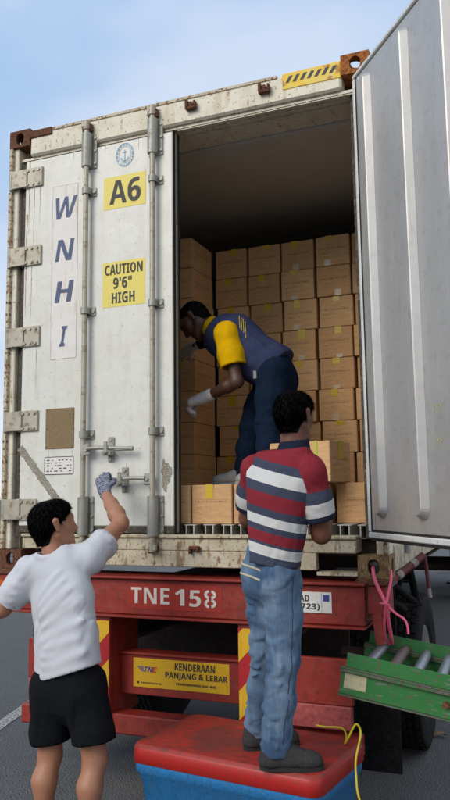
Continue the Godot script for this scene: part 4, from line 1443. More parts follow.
func make_cartons() -> void:
	var mats := []
	for k in 5:
		var tone: Color = [Color(0.775, 0.615, 0.435), Color(0.75, 0.59, 0.415), Color(0.795, 0.635, 0.455), Color(0.765, 0.605, 0.43), Color(0.735, 0.575, 0.405)][k]
		var m := StandardMaterial3D.new()
		m.albedo_texture = carton_texture(100 + k, tone)
		m.roughness = 0.85
		mats.append(m)
	var mesh := carton_mesh(CW, CH, CD, 3)
	# tape that runs over the top seam and down the printed face
	var mb := MB.new()
	mb.bx(-0.026, 0.026, -0.065, 0.0015, CD * 0.5 + 0.0028, CD * 0.5 + 0.0034)
	mb.bx(-0.026, 0.026, 0.0005, 0.0015, -CD * 0.5, CD * 0.5 + 0.003)
	var tape := mb.done()
	mb = MB.new()
	mb.bx(-0.024, 0.024, 0.0, 0.045, CD * 0.5 + 0.0028, CD * 0.5 + 0.0034)
	var low := mb.done()
	rng.seed = 55
	var put := func(pos: Vector3, turn: float, label: String, group: String, k: int, tape_x: float, tape_s: float, white: bool) -> Node3D:
		var o := thing("cardboard_carton", label, "carton", pos, group)
		o.rotation.y = turn
		local(o, "carton_body", mesh, mats[k % 5])
		if tape_s > 0.0:
			local(o, "tape", tape, M.tape, Transform3D(Basis(Vector3.BACK, rng.randf_range(-0.03, 0.03)) * Basis.from_scale(Vector3(rng.randf_range(0.9, 1.15), tape_s, 1)), Vector3(tape_x, CH, 0)))
		if white:
			local(o, "bottom_tape", low, M.tape_white, Transform3D(Basis.from_scale(Vector3(1, rng.randf_range(0.5, 1.1), 1)), Vector3(tape_x + rng.randf_range(-0.01, 0.01), 0.001, 0)))
		return o
	var yf := Y0 + 0.2705     # top of the floor bars
	var ordn := ["first", "second", "third", "fourth", "fifth", "sixth", "seventh", "eighth", "ninth"]
	# wall of cartons at the back
	var zb := -1.38 - CD * 0.5
	for r in 9:
		for col in 5:
			var shift: float = [0.0, -0.02, 0.01, -0.012, 0.004, -0.006, 0.01, -0.004, 0.0][r]
			var x: float = [2.142, 1.872, 1.597, 1.327, 1.056][col] + shift
			var lab := "brown carton in the back stack, %s from the floor, %s from right wall" % [ordn[r], ordn[col]]
			put.call(Vector3(x, yf + r * (CH + 0.0022), zb + rng.randf_range(-0.022, 0.012)), rng.randf_range(-0.014, 0.014), lab, "cartons of the back wall stack", rng.randi() % 5, rng.randf_range(-0.03, 0.03), rng.randf_range(0.5, 1.2) if rng.randf() < 0.9 else 0.0, rng.randf() < (0.6 if col < 3 else 0.2))
	# column that stands one carton further forward at the left
	for r in 9:
		if r == 0: continue
		var x := 0.914 - CW * 0.5 - (0.014 if r > 6 else 0.0) + rng.randf_range(-0.004, 0.004)
		put.call(Vector3(x, yf + r * (CH + 0.0022), -0.98 - CD * 0.5), rng.randf_range(-0.006, 0.006), "brown carton in the forward column beside the closed door, %s from the floor" % ordn[r], "cartons of the forward column", rng.randi() % 5, 0.0, 0.9, false)
	# bottom layer at the door sill and behind it, which the bending man stands on
	for q in [[-0.155, "front row on the floor bars", [1.127, 1.389, 1.655, 1.945], 0], [-0.555, "second row on the floor bars", [0.80, 1.06, 1.33, 1.60, 1.87, 2.13], 1], [-0.96, "third row on the floor bars", [0.76, 1.02, 1.29, 1.56, 1.83, 2.10], 2]]:
		var i := 0
		for x in q[2]:
			put.call(Vector3(x, yf, q[0] - CD * 0.5 + rng.randf_range(-0.006, 0.0)), rng.randf_range(-0.01, 0.01), "brown carton in the %s, %s from the closed door" % [q[1], ordn[i]], "cartons of the bottom layer", (i + 2) % 5, -0.012, 1.25, false)
			i += 1
	put.call(Vector3(2.225, yf, -0.31 - CD * 0.5), 0.0, "brown carton on the floor bars set back beside the open steel door", "cartons of the bottom layer", 4, 0.06, 1.2, false)
	# the turned carton that the man in the striped shirt reaches for
	var tc: Node3D = put.call(Vector3(1.955, yf + CH + 0.0022, -0.288), 1.344, "turned brown carton with yellow tape on top of the front row, before the striped shirt", "", 2, 0.0, 1.5, false)
	mb = MB.new()
	mb.bx(-CW * 0.5 - 0.0036, -CW * 0.5 - 0.0028, 0.0, CH + 0.001, 0.10, 0.118)
	local(tc, "binding_strap", mb.done(), M.strap_lime)

# ------------------------------------------------------------------ cool box
func make_cooler() -> void:
	var ctr := Vector3(1.815, 0.0, 0.432)
	var bs := Basis(Vector3.UP, -0.142)
	var o := thing("cool_box", "large blue cool box with scuffed red lid, used as a step behind the trailer", "cool box", ctr)
	o.basis = bs
	var hx := 0.487
	var hz := 0.29
	var mb := MB.new()
	mb.loft(Vector3.ZERO, [[0.012, hx - 0.075, hz - 0.07, 0.05], [0.02, hx - 0.065, hz - 0.06, 0.055], [0.385, hx - 0.03, hz - 0.028, 0.06], [0.39, hx - 0.022, hz - 0.02, 0.06], [0.415, hx - 0.018, hz - 0.016, 0.06], [0.42, hx - 0.010, hz - 0.008, 0.06], [0.462, hx - 0.008, hz - 0.006, 0.06]])
	local(o, "box_body", mb.done(), M.cool_blue)
	# moulded ribs on the long sides
	for s in [-1.0, 1.0]:
		for k in 5:
			mb = MB.new()
			var x := -0.36 + k * 0.18
			mb.box(Vector3(x, 0.2, s * (hz - 0.042)), Vector3(0.03, 0.34, 0.02), 0.006, Basis(Vector3.RIGHT, -s * 0.085))
			local(o, "box_rib", mb.done(), M.cool_blue)
	mb = MB.new()
	mb.loft(Vector3.ZERO, [[0.463, hx - 0.004, hz - 0.004, 0.06], [0.466, hx, hz, 0.062], [0.525, hx - 0.002, hz - 0.002, 0.062], [0.534, hx - 0.006, hz - 0.006, 0.06]])
	local(o, "lid_rim", mb.done(), M.cool_rim)
	mb = MB.new()
	mb.loft(Vector3.ZERO, [[0.5345, hx - 0.0065, hz - 0.0065, 0.058], [0.542, hx - 0.012, hz - 0.012, 0.056], [0.547, hx - 0.02, hz - 0.02, 0.05]])
	var lid := mb.done()
	local(o, "lid", lid, M.cool_red)
	for k in 4:
		mb = MB.new()
		mb.box(Vector3(-0.34 + (k % 2) * 0.68, 0.006, -0.16 + (k / 2) * 0.32), Vector3(0.12, 0.0118, 0.06))
		local(o, "foot", mb.done(), M.cool_blue)

# ------------------------------------------------------------------ conveyor
func make_conveyor() -> void:
	# gravity roller track falling away from the trailer to the right; origin under its hung end
	var o := thing("roller_conveyor", "green roller conveyor with grey rollers tied to the trailer by pink string", "conveyor", Vector3(2.31, 0.985, 0.435))
	o.basis = Basis(Vector3.UP, 0.02) * Basis(Vector3.BACK, -0.155)
	var L := 2.6
	for s in [0, 1]:
		var z := 0.0 if s == 0 else -0.585
		var f := 1.0 if s == 0 else -1.0     # which way the flanges point
		var mb := MB.new()
		mb.bx(0.0, L, -0.062, 0.0, z - 0.003, z + 0.003, 0.001)            # upper guard strip
		local(o, "guard_strip", mb.done(), M.green)
		mb = MB.new()
		mb.bx(-0.02, L, -0.069, -0.0625, z - 0.012, z + 0.022, 0.002)      # upper flange
		mb.bx(-0.02, L, -0.19, -0.184, z - 0.012, z + 0.022, 0.002)        # lower flange
		mb.bx(-0.02, L, -0.083, -0.0695, z + 0.0155, z + 0.0218, 0.001)
		local(o, "rail_flange", mb.done(), M.green_worn)
		mb = MB.new()
		mb.bx(-0.018, L, -0.1835, -0.0695, z - 0.003, z + 0.003, 0.001)
		local(o, "rail", mb.done(), M.green)
		for x in [0.45, 1.2, 1.95]:
			mb = MB.new()
			bolt(mb, Vector3(x, -0.125, z + 0.003), Vector3.BACK, 0.016, 0.016)
			local(o, "rail_bolt", mb.done(), M.rust)
	var mb := MB.new()
	mb.bx(0.0, 0.10, -0.155, -0.09, 0.0031, 0.0042)
	var lb := local(o, "sticker", mb.done(), M.sticker)
	lb.set_meta("label", "faded cream sticker at the end of the conveyor rail")
	mb = MB.new()
	mb.tube([Vector3(0, 0, -0.578), Vector3(0, 0, -0.006)], 0.0245, 16)
	mb.tube([Vector3(0, 0, -0.585), Vector3(0, 0, 0.0)], 0.007, 8)
	var rol := mb.done()
	for k in 22:
		local(o, "roller", rol, M.roller_rust if k in [1, 6, 11, 17] else M.roller, Transform3D(Basis(), Vector3(0.085 + k * 0.108, -0.055, 0)))
	for x in [0.3, 1.6]:
		mb = MB.new()
		mb.bx(x, x + 0.04, -0.18, -0.14, -0.58, -0.005)
		local(o, "cross_tie", mb.done(), M.green)
	# trestle that carries the far end, right of the picture
	var gy := 0.985 - 2.25 * 0.155 - 0.2
	for z in [0.06, -0.64]:
		mb = MB.new()
		var fx := 2.20
		var top := o.transform.affine_inverse() * Vector3(2.31 + fx, 0.46, 0.435 + z)
		var ba := o.transform.affine_inverse() * Vector3(2.31 + fx + 0.12, 0.012, 0.435 + z)
		var bb := o.transform.affine_inverse() * Vector3(2.31 + fx - 0.12, 0.012, 0.435 + z)
		mb.tube([top, ba], 0.018, 8)
		mb.tube([top, bb], 0.018, 8)
		local(o, "trestle", mb.done(), M.green_worn)
	mb = MB.new()
	mb.tube([o.transform.affine_inverse() * Vector3(2.31 + 2.2, 0.455, 0.435 + 0.08), o.transform.affine_inverse() * Vector3(2.31 + 2.2, 0.455, 0.435 - 0.66)], 0.018, 8)
	local(o, "trestle_bar", mb.done(), M.green_worn)

func make_small_things() -> void:
	# pink raffia string from the corner casting to the conveyor's far rail
	var s := thing("pink_string", "pink plastic string knotted between the corner casting and the green conveyor", "string", Vector3(2.40, 0.95, 0.05))
	var k := Vector3(2.425, 1.155, 0.06)
	var mb := MB.new()
	mb.tube(curve([Vector3(2.352, 1.325, -0.02), Vector3(2.357, 1.315, 0.012), Vector3(2.372, 1.26, 0.035), k], 6), 0.0105, 6, true, Vector3(0.5, 0, 0.85).normalized(), 0.35)
	mb.tube(curve([Vector3(2.436, 1.31, -0.05), Vector3(2.446, 1.26, 0.02), k], 6), 0.008, 6, true, Vector3(0.5, 0, 0.85).normalized(), 0.35)
	part(s, "upper_loop", mb.done(), M.pink)
	mb = MB.new()
	mb.tube(curve([k, Vector3(2.408, 1.07, 0.03), Vector3(2.398, 0.985, -0.03), Vector3(2.405, 0.93, -0.10)], 6), 0.0075, 6, true, Vector3(0.5, 0, 0.85).normalized(), 0.4)
	mb.tube(curve([k + Vector3(0.004, 0, 0), Vector3(2.426, 1.07, 0.02), Vector3(2.424, 0.98, -0.05), Vector3(2.415, 0.93, -0.12)], 6), 0.010, 6, true, Vector3(0.5, 0, 0.85).normalized(), 0.4)
	part(s, "lower_loop", mb.done(), M.pink)
	mb = MB.new()
	mb.tube(curve([k, Vector3(2.47, 1.115, 0.07), Vector3(2.515, 1.088, 0.08), Vector3(2.53, 1.055, 0.085), Vector3(2.533, 1.02, 0.09)], 6), 0.006, 6, true, Vector3(0.5, 0, 0.85).normalized(), 0.4)
	part(s, "loose_end", mb.done(), M.pink)
	mb = MB.new()
	mb.lathe([Vector2(0, -0.016), Vector2(0.012, -0.013), Vector2(0.018, 0), Vector2(0.012, 0.013), Vector2(0, 0.016)], k, Vector3(0.3, 0.9, 0.2).normalized(), 12)
	mb.tube([k + Vector3(-0.03, 0.004, 0.01), k, k + Vector3(0.02, -0.006, 0.01)], 0.006, 6)
	part(s, "knot", mb.done(), M.pink)
	# yellow packing strap over the lid's corner
	s = thing("packing_strap", "thin yellow packing strap curling over the red lid's corner to the ground", "strap", Vector3(2.36, 0.55, 0.3))
	mb = MB.new()
	var pts := curve([Vector3(2.06, 0.551, 0.10), Vector3(2.109, 0.554, 0.119), Vector3(2.20, 0.562, 0.14), Vector3(2.245, 0.556, 0.24), Vector3(2.262, 0.555, 0.34), Vector3(2.29, 0.60, 0.385), Vector3(2.325, 0.658, 0.38), Vector3(2.345, 0.618, 0.38), Vector3(2.335, 0.53, 0.45), Vector3(2.345, 0.47, 0.50), Vector3(2.36, 0.40, 0.53), Vector3(2.41, 0.30, 0.56), Vector3(2.45, 0.15, 0.62), Vector3(2.50, 0.03, 0.66), Vector3(2.58, 0.006, 0.68)], 6)
	mb.tube(pts, 0.0050, 6, true, Vector3(0.25, 0.1, 0.96).normalized(), 0.2)
	part(s, "strap_band", mb.done(), M.strap)
	# fallen leaf
	s = thing("dry_leaf", "curled dry brown leaf lying on the asphalt beside the trailer wheel", "leaf", Vector3(2.41, 0.004, -1.76))
	mb = MB.new()
	mb.smooth()
	var c0 := Vector3(0, 0.02, 0)
	for i in 16:
		var t0 := TAU * i / 16.0
		var t1 := TAU * (i + 1) / 16.0
		var P := func(t: float) -> Vector3:
			var r := 0.055 * (1.0 + 0.25 * cos(2.0 * t) + 0.12 * sin(5.0 * t))
			return Vector3(cos(t) * r * 1.1, 0.008 + 0.022 * absf(sin(t * 1.5 + 0.4)), sin(t) * r * 0.75)
		mb.tri(c0, P.call(t0), P.call(t1), Vector3.UP)
	local(s, "leaf_blade", mb.done(), M.leaf)
	mb = MB.new()
	mb.tube([Vector3(0.05, 0.02, 0), Vector3(0.085, 0.008, 0.012)], 0.002, 5)
	local(s, "leaf_stalk", mb.done(), M.leaf)

# ------------------------------------------------------------------ bodies: tapered bones joined by a smooth minimum, meshed as surface nets
# bone = [a, ra, b, rb, blend, flat axis, flat factor, subtract]
func bone(a: Vector3, ra: float, b: Vector3, rb: float, k := 0.03, fn := Vector3.ZERO, fk := 1.0, sub := false) -> Array:
	return [a, ra, b, rb, k, fn, fk, sub]

func chain(pts: Array, k := 0.03, fn := Vector3.ZERO, fk := 1.0) -> Array:
	var out := []
	for i in pts.size() - 1:
		out.append(bone(pts[i][0], pts[i][1], pts[i + 1][0], pts[i + 1][1], k, fn, fk))
	return out

func sdf_at(bones: Array, p: Vector3) -> float:
	var f := 1.0
	for q in bones:
		var pa: Vector3 = p - q[0]
		var ba: Vector3 = q[2] - q[0]
		if q[6] < 1.0:
			pa += q[5] * (pa.dot(q[5]) * (1.0 / q[6] - 1.0))
			ba += q[5] * (ba.dot(q[5]) * (1.0 / q[6] - 1.0))
		var hh := clampf(pa.dot(ba) / maxf(ba.length_squared(), 1e-8), 0.0, 1.0)
		var d: float = (pa - ba * hh).length() - lerpf(q[1], q[3], hh)
		if q[7]:
			f = maxf(f, -d)
		else:
			var e := maxf(q[4] - absf(f - d), 0.0)
			f = minf(f, d) - e * e * 0.25 / q[4]
	return f

# nearest surface point when walking from p along dir
func surf(bones: Array, p: Vector3, dir: Vector3, off := 0.002, wr = null) -> Vector3:
	var t := 0.0
	for i in 60:
		var d := sdf_at(bones, p + dir * t)
		if wr != null and d < 0.04: d += wr.call(p + dir * t)
		if d < off:
			break
		t += maxf(d * 0.6, 0.0015)
	return p + dir * t

# cuts: [point, normal] keeps what lies behind the plane. wrinkle(p) adds to the distance, tint(p) gives a vertex colour, uvf(p) a texture coordinate
func net(bones: Array, cell: float, cuts := [], wrinkle = null, tint = null, uvf = null) -> Array:
	var lo := Vector3.INF
	var hi := -Vector3.INF
	for q in bones:
		if q[7]: continue
		var r := Vector3.ONE * (maxf(q[1], q[3]) + cell * 2.0)
		lo = lo.min(q[0] - r).min(q[2] - r)
		hi = hi.max(q[0] + r).max(q[2] + r)
	lo -= Vector3.ONE * cell * 1.5
	var nx := int((hi.x - lo.x) / cell) + 4
	var ny := int((hi.y - lo.y) / cell) + 4
	var nz := int((hi.z - lo.z) / cell) + 4
	var sy := nx
	var sz := nx * ny
	var F := PackedFloat32Array()
	F.resize(nx * ny * nz)
	F.fill(1.0)
	for q in bones:
		var a: Vector3 = q[0]
		var b: Vector3 = q[2]
		var ra: float = q[1]
		var dr: float = q[3] - q[1]
		var k: float = q[4]
		var fn: Vector3 = q[5]
		var fk: float = 1.0 / float(q[6]) - 1.0
		var sub: bool = q[7]
		var ba := b - a
		if fk > 0.0:
			ba += fn * (ba.dot(fn) * fk)
		var inv := 1.0 / maxf(ba.length_squared(), 1e-8)
		var mr := maxf(q[1], q[3]) + maxf(k, cell * 2.0) + cell
		var b0 := (a.min(b) - Vector3.ONE * mr - lo) / cell
		var b1 := (a.max(b) + Vector3.ONE * mr - lo) / cell
		var x0 := maxi(0, int(b0.x)); var x1 := mini(nx - 1, int(b1.x) + 1)
		var y0 := maxi(0, int(b0.y)); var y1 := mini(ny - 1, int(b1.y) + 1)
		var z0 := maxi(0, int(b0.z)); var z1 := mini(nz - 1, int(b1.z) + 1)
		var k4 := 0.25 / k
		for iz in range(z0, z1 + 1):
			for iy in range(y0, y1 + 1):
				var id := iz * sz + iy * sy + x0
				var pa := lo + Vector3(x0, iy, iz) * cell - a
				for ix in range(x0, x1 + 1):
					var v := pa
					if fk > 0.0:
						v += fn * (v.dot(fn) * fk)
					var h := clampf(v.dot(ba) * inv, 0.0, 1.0)
					var d := (v - ba * h).length() - ra - dr * h
					var f := F[id]
					if sub:
						if -d > f: F[id] = -d
					else:
						var e := k - absf(f - d)
						var mn := d if d < f else f
						if e > 0.0: mn -= e * e * k4
						F[id] = mn
					id += 1
					pa.x += cell
	# cut planes and cloth relief, only near the surface
	var band := cell * 2.5 + 0.012
	if cuts.size() > 0 or wrinkle != null:
		var id := 0
		for iz in nz:
			for iy in ny:
				for ix in nx:
					var f := F[id]
					if f < band:
						var p := lo + Vector3(ix, iy, iz) * cell
						if f > -band and wrinkle != null:
							f += wrinkle.call(p)
						for c in cuts:
							var d: float = (p - c[0]).dot(c[1])
							if d > f: f = d
						F[id] = f
					id += 1
	# surface nets
	var V := PackedVector3Array()
	var at := PackedInt32Array()
	at.resize(nx * ny * nz)
	at.fill(-1)
	var offs := [0, 1, sy, sy + 1, sz, sz + 1, sz + sy, sz + sy + 1]
	var cor := [Vector3(0, 0, 0), Vector3(1, 0, 0), Vector3(0, 1, 0), Vector3(1, 1, 0), Vector3(0, 0, 1), Vector3(1, 0, 1), Vector3(0, 1, 1), Vector3(1, 1, 1)]
	var edges := [[0, 1], [2, 3], [4, 5], [6, 7], [0, 2], [1, 3], [4, 6], [5, 7], [0, 4], [1, 5], [2, 6], [3, 7]]
	var lim := cell * 6.0 + 0.01
	for iz in nz - 1:
		for iy in ny - 1:
			var id := iz * sz + iy * sy
			for ix in nx - 1:
				var f0 := F[id]
				if f0 < lim and f0 > -lim:
					var neg := 0
					for c in 8:
						if F[id + offs[c]] < 0.0: neg += 1
					if neg > 0 and neg < 8:
						var s := Vector3.ZERO
						var n := 0
						for e in edges:
							var fa := F[id + offs[e[0]]]
							var fb := F[id + offs[e[1]]]
							if (fa < 0.0) != (fb < 0.0):
								s += cor[e[0]].lerp(cor[e[1]], fa / (fa - fb))
								n += 1
						at[id] = V.size()
						V.append(lo + (Vector3(ix, iy, iz) + s / n) * cell)
				id += 1
	var I := PackedInt32Array()
	for iz in range(1, nz - 1):
		for iy in range(1, ny - 1):
			var id := iz * sz + iy * sy + 1
			for ix in range(1, nx - 1):
				if at[id] >= 0 or at[id - 1] >= 0 or at[id - sy] >= 0 or at[id - sz] >= 0:
					var f := F[id] < 0.0
					for ax in 3:
						var s1: int = [1, sy, sz][ax]
						var u: int = [sy, sz, 1][ax]
						var w: int = [sz, 1, sy][ax]
						if f != (F[id + s1] < 0.0):
							var a := at[id]
							var b := at[id - u]
							var c := at[id - u - w]
							var d := at[id - w]
							if a < 0 or b < 0 or c < 0 or d < 0: continue
							if f:
								I.append_array([a, c, b, a, d, c])
							else:
								I.append_array([a, b, c, a, c, d])
				id += 1
	var N := PackedVector3Array()
	N.resize(V.size())
	for i in I.size() / 3:
		var a := I[i * 3]; var b := I[i * 3 + 1]; var c := I[i * 3 + 2]
		var n := (V[c] - V[a]).cross(V[b] - V[a])
		N[a] += n; N[b] += n; N[c] += n
	for i in N.size():
		N[i] = N[i].normalized()
	var arr := []
	arr.resize(Mesh.ARRAY_MAX)
	arr[Mesh.ARRAY_VERTEX] = V
	arr[Mesh.ARRAY_NORMAL] = N
	arr[Mesh.ARRAY_INDEX] = I
	if tint != null:
		var C := PackedColorArray()
		C.resize(V.size())
		for i in V.size(): C[i] = tint.call(V[i])
		arr[Mesh.ARRAY_COLOR] = C
	if uvf != null:
		var U := PackedVector2Array()
		U.resize(V.size())
		for i in V.size(): U[i] = uvf.call(V[i])
		arr[Mesh.ARRAY_TEX_UV] = U
	return arr

func net_mesh(arrs: Array) -> ArrayMesh:
	# several nets become one surface
	if arrs.size() == 1:
		var one := ArrayMesh.new()
		one.add_surface_from_arrays(Mesh.PRIMITIVE_TRIANGLES, arrs[0])
		return one
	var st := SurfaceTool.new()
	st.begin(Mesh.PRIMITIVE_TRIANGLES)
	for a in arrs:
		var m := ArrayMesh.new()
		m.add_surface_from_arrays(Mesh.PRIMITIVE_TRIANGLES, a)
		st.append_from(m, 0, Transform3D())
	return st.commit()

# relief of cloth: ridges along given segments [a, b, width, height] plus soft noise
# creases: lines along the zero contours of a second noise, drawn out along one direction
func cloth(folds: Array, amp := 0.003, freq := 9.0, sd := 1, stretch := Vector3.ONE, crease := 0.0, along := Vector3.UP, cfreq := 9.0) -> Callable:
	var f2 := FastNoiseLite.new()
	f2.seed = sd + 40
	f2.frequency = cfreq
	f2.fractal_octaves = 2
	var al := along.normalized()
	var fn := FastNoiseLite.new()
	fn.seed = sd
	fn.frequency = freq
	fn.fractal_octaves = 2
	var fl := []
	for f in folds:
		var ba: Vector3 = f[1] - f[0]
		fl.append([f[0], ba, 1.0 / maxf(ba.length_squared(), 1e-8), 1.0 / (f[2] * f[2]), f[3], f[2] * 2.2])
	return func(p: Vector3) -> float:
		var d := fn.get_noise_3dv(p * stretch) * amp
		if crease > 0.0:
			var n := f2.get_noise_3dv(p - al * (p.dot(al) * 0.72))
			var m := clampf(fn.get_noise_3dv(p * 0.45 + Vector3(3, 1, 7)) * 1.6 + 0.55, 0.0, 1.0)
			d += crease * (n * 1.2 + exp(-n * n * 55.0)) * m
		for f in fl:
			var v: Vector3 = p - f[0]
			var h := clampf(v.dot(f[1]) * f[2], 0.0, 1.0)
			var r2: float = (v - f[1] * h).length_squared()
			if r2 < f[5] * f[5]:
				d -= f[4] * exp(-r2 * f[3]) * (0.35 + 0.65 * sin(PI * clampf(h * 0.9 + 0.05, 0, 1)))
		return d

# head: c centre, f facing, u up; returns bones for a net of its own
func head_bones(c: Vector3, f: Vector3, u: Vector3, s := 1.0) -> Array:
	var r := f.cross(u).normalized()
	var b := []
	var P := func(x: float, y: float, z: float) -> Vector3: return c + (r * x + u * y + f * z) * s
	b.append(bone(P.call(0, 0.032, -0.028), 0.083 * s, P.call(0, 0.034, 0.022), 0.078 * s, 0.03, r, 0.9))
	b.append(bone(P.call(0, 0.0, 0.03), 0.066 * s, P.call(0, -0.06, 0.045), 0.050 * s, 0.03, r, 0.95))
	for x in [-1.0, 1.0]:
		b.append(bone(P.call(x * 0.052, -0.045, 0.0), 0.022 * s, P.call(x * 0.022, -0.098, 0.062), 0.021 * s, 0.03))
		b.append(bone(P.call(x * 0.045, -0.012, 0.055), 0.020 * s, P.call(x * 0.035, -0.03, 0.068), 0.017 * s, 0.025))   # cheek
		b.append(bone(P.call(x * 0.014, 0.033, 0.088), 0.013 * s, P.call(x * 0.044, 0.032, 0.072), 0.012 * s, 0.018))    # brow
		b.append(bone(P.call(x * 0.0, -0.035, 0.10), 0.008 * s, P.call(x * 0.014, -0.036, 0.094), 0.009 * s, 0.008))     # nostril
	b.append(bone(P.call(-0.01, -0.104, 0.075), 0.018 * s, P.call(0.01, -0.104, 0.075), 0.018 * s, 0.02))
	b.append(bone(P.call(0, 0.02, 0.094), 0.008 * s, P.call(0, -0.028, 0.112), 0.0125 * s, 0.014))                       # nose
	b.append(bone(P.call(-0.02, -0.062, 0.086), 0.007 * s, P.call(0.02, -0.062, 0.086), 0.007 * s, 0.01))                # lips
	b.append(bone(P.call(-0.016, -0.074, 0.084), 0.008 * s, P.call(0.016, -0.074, 0.084), 0.008 * s, 0.01))
	for x in [-1.0, 1.0]:
		b.append(bone(P.call(x * 0.032, 0.012, 0.098), 0.014 * s, P.call(x * 0.034, 0.012, 0.10), 0.013 * s, 0.01, Vector3.ZERO, 1.0, true))   # eye socket
		b.append(bone(P.call(x * 0.032, 0.013, 0.078), 0.012 * s, P.call(x * 0.032, 0.013, 0.079), 0.012 * s, 0.003))                            # eyeball
		# ear
		b.append(bone(P.call(x * 0.085, 0.024, -0.014), 0.018 * s, P.call(x * 0.080, -0.022, -0.004), 0.011 * s, 0.008, r, 0.5))
		b.append(bone(P.call(x * 0.097, 0.014, -0.008), 0.009 * s, P.call(x * 0.094, -0.006, -0.004), 0.006 * s, 0.006, r, 0.8, true))
	return b

func hair_mesh(c: Vector3, f: Vector3, u: Vector3, s: float, thick: float, sd: int, line_lift := 0.0, blades := 9000) -> ArrayMesh:
	var r := f.cross(u).normalized()
	var P := func(x: float, y: float, z: float) -> Vector3: return c + (r * x + u * y + f * z) * s
	var b := []
	b.append(bone(P.call(0, 0.034, -0.030), (0.083 + thick) * s, P.call(0, 0.040, 0.022), (0.079 + thick * 1.1) * s, 0.03, r, 0.86))
	b.append(bone(P.call(0, -0.01, -0.045), (0.062 + thick * 0.6) * s, P.call(0, -0.055, -0.042), (0.056 + thick * 0.2) * s, 0.03))
	var fn := FastNoiseLite.new()
	fn.seed = sd; fn.frequency = 60.0; fn.fractal_octaves = 2
	var wr := func(p: Vector3) -> float:
		var q: Vector3 = p - c
		return fn.get_noise_3d(q.dot(r) * 1.6, q.dot(u) * 0.5, q.dot(f) * 0.8) * 0.0016 * minf(1.0, thick / 0.008)
	# hairline from the nape over the ear to the forehead
	var nrm := (f * 0.66 - u * 0.75).normalized()
	var pt: Vector3 = P.call(0, -0.063 + line_lift, -0.066)
	var cuts := [[pt, nrm], [P.call(0, 0, 0.088), f]]
	var arr := net(b, 0.0045, cuts, wr)
	# hair of the nape, behind the ears and lower
	var nb := [bone(P.call(0, 0.0, -0.040), (0.066 + thick * 0.7) * s, P.call(0, -0.062, -0.034), (0.056 + thick * 0.3) * s, 0.03)]
	var nape := net(nb, 0.0045, [[P.call(0, -0.088 + line_lift, -0.08), (-u - f * 0.15).normalized()], [P.call(0, -0.03, -0.030), (f * 0.93 - u * 0.37).normalized()]], wr)
	var hm := net_mesh([arr, nape])
	if blades <= 0: return hm
	# short strands that break the outline
	var V: PackedVector3Array = arr[Mesh.ARRAY_VERTEX]
	var N: PackedVector3Array = arr[Mesh.ARRAY_NORMAL]
	var st := SurfaceTool.new()
	st.begin(Mesh.PRIMITIVE_TRIANGLES)
	var rn := RandomNumberGenerator.new()
	rn.seed = sd
	var crown: Vector3 = P.call(0.01, 0.11, -0.04)
	for i in blades:
		var k := rn.randi() % V.size()
		if (V[k] - pt).dot(nrm) > -0.004: continue
		var n := N[k]
		var away := (V[k] - crown)
		var dir := (away - n * away.dot(n)).normalized() + n * rn.randf_range(0.10, 0.5) + Vector3(rn.randf_range(-0.25, 0.25), rn.randf_range(-0.25, 0.25), rn.randf_range(-0.25, 0.25))
		dir = dir.normalized()
		var sd2 := dir.cross(n).normalized() * 0.0013
		var L := rn.randf_range(0.6, 1.7) * (thick * 0.95 + 0.004)
		var a := V[k] - n * 0.002
		st.set_normal(n); st.add_vertex(a - sd2)
		st.set_normal(n); st.add_vertex(a + sd2)
		st.set_normal(n); st.add_vertex(a + dir * L)
	st.index()
	var both := SurfaceTool.new()
	both.begin(Mesh.PRIMITIVE_TRIANGLES)
	both.append_from(hm, 0, Transform3D())
	both.append_from(st.commit(), 0, Transform3D())
	return both.commit()

# hand: w wrist, d direction of the hand, pn palm normal (fingers curl this way), curl per joint in radians; th = side of the thumb (+1 / -1 along d x pn)
func hand_bones(w: Vector3, d: Vector3, pn: Vector3, curl: Array, th: float, s := 1.0, fat := 0.0) -> Array:
	d = d.normalized()
	pn = (pn - d * pn.dot(d)).normalized()
	var sdv := d.cross(pn).normalized() * th      # towards the thumb side
	var b := []
	b.append(bone(w - d * 0.02, (0.027 + fat) * s, w + d * 0.03 * s, (0.030 + fat) * s, 0.02, pn, 0.75))
	var lens := [[0.040, 0.026, 0.021], [0.044, 0.029, 0.022], [0.041, 0.027, 0.021], [0.032, 0.021, 0.018]]
	for k in 4:
		var off := (0.030 - k * 0.0195) * s
		var kn := w + d * (0.092 - absf(k - 1.2) * 0.006) * s + sdv * off
		b.append(bone(w + d * 0.02 * s + sdv * off * 0.6, (0.015 + fat) * s, kn, (0.0125 + fat) * s, 0.014))
		var p := kn
		var dir := d + sdv * (0.10 - k * 0.06)
		dir = dir.normalized()
		var ax := dir.cross(pn).normalized()
		for j in 3:
			dir = dir.rotated(ax, curl[j] * (1.0 + 0.06 * (k - 1)))
			var q: Vector3 = p + dir * lens[k][j] * s
			var r0: float = ([0.0105, 0.0095, 0.0085][j] + fat) * s * (0.88 if k == 3 else 1.0)
			b.append(bone(p, r0, q, r0 * 0.9, 0.006))
			p = q
	# thumb leaves the side of the palm
	var tb := w + d * 0.028 * s + sdv * 0.024 * s
	var t1 := tb + (d * 0.55 + sdv * 0.75 + pn * 0.35).normalized() * 0.040 * s
	var t2 := t1 + (d * 0.85 + sdv * 0.10 + pn * 0.55).normalized() * 0.031 * s
	var t3 := t2 + (d * 0.75 - sdv * 0.35 + pn * 0.6).normalized() * 0.025 * s
	b.append(bone(tb, (0.015 + fat) * s, t1, (0.012 + fat) * s, 0.012))
	b.append(bone(t1, (0.0115 + fat) * s, t2, (0.0105 + fat) * s, 0.006))
	b.append(bone(t2, (0.0105 + fat) * s, t3, (0.0085 + fat) * s, 0.006))
	return b

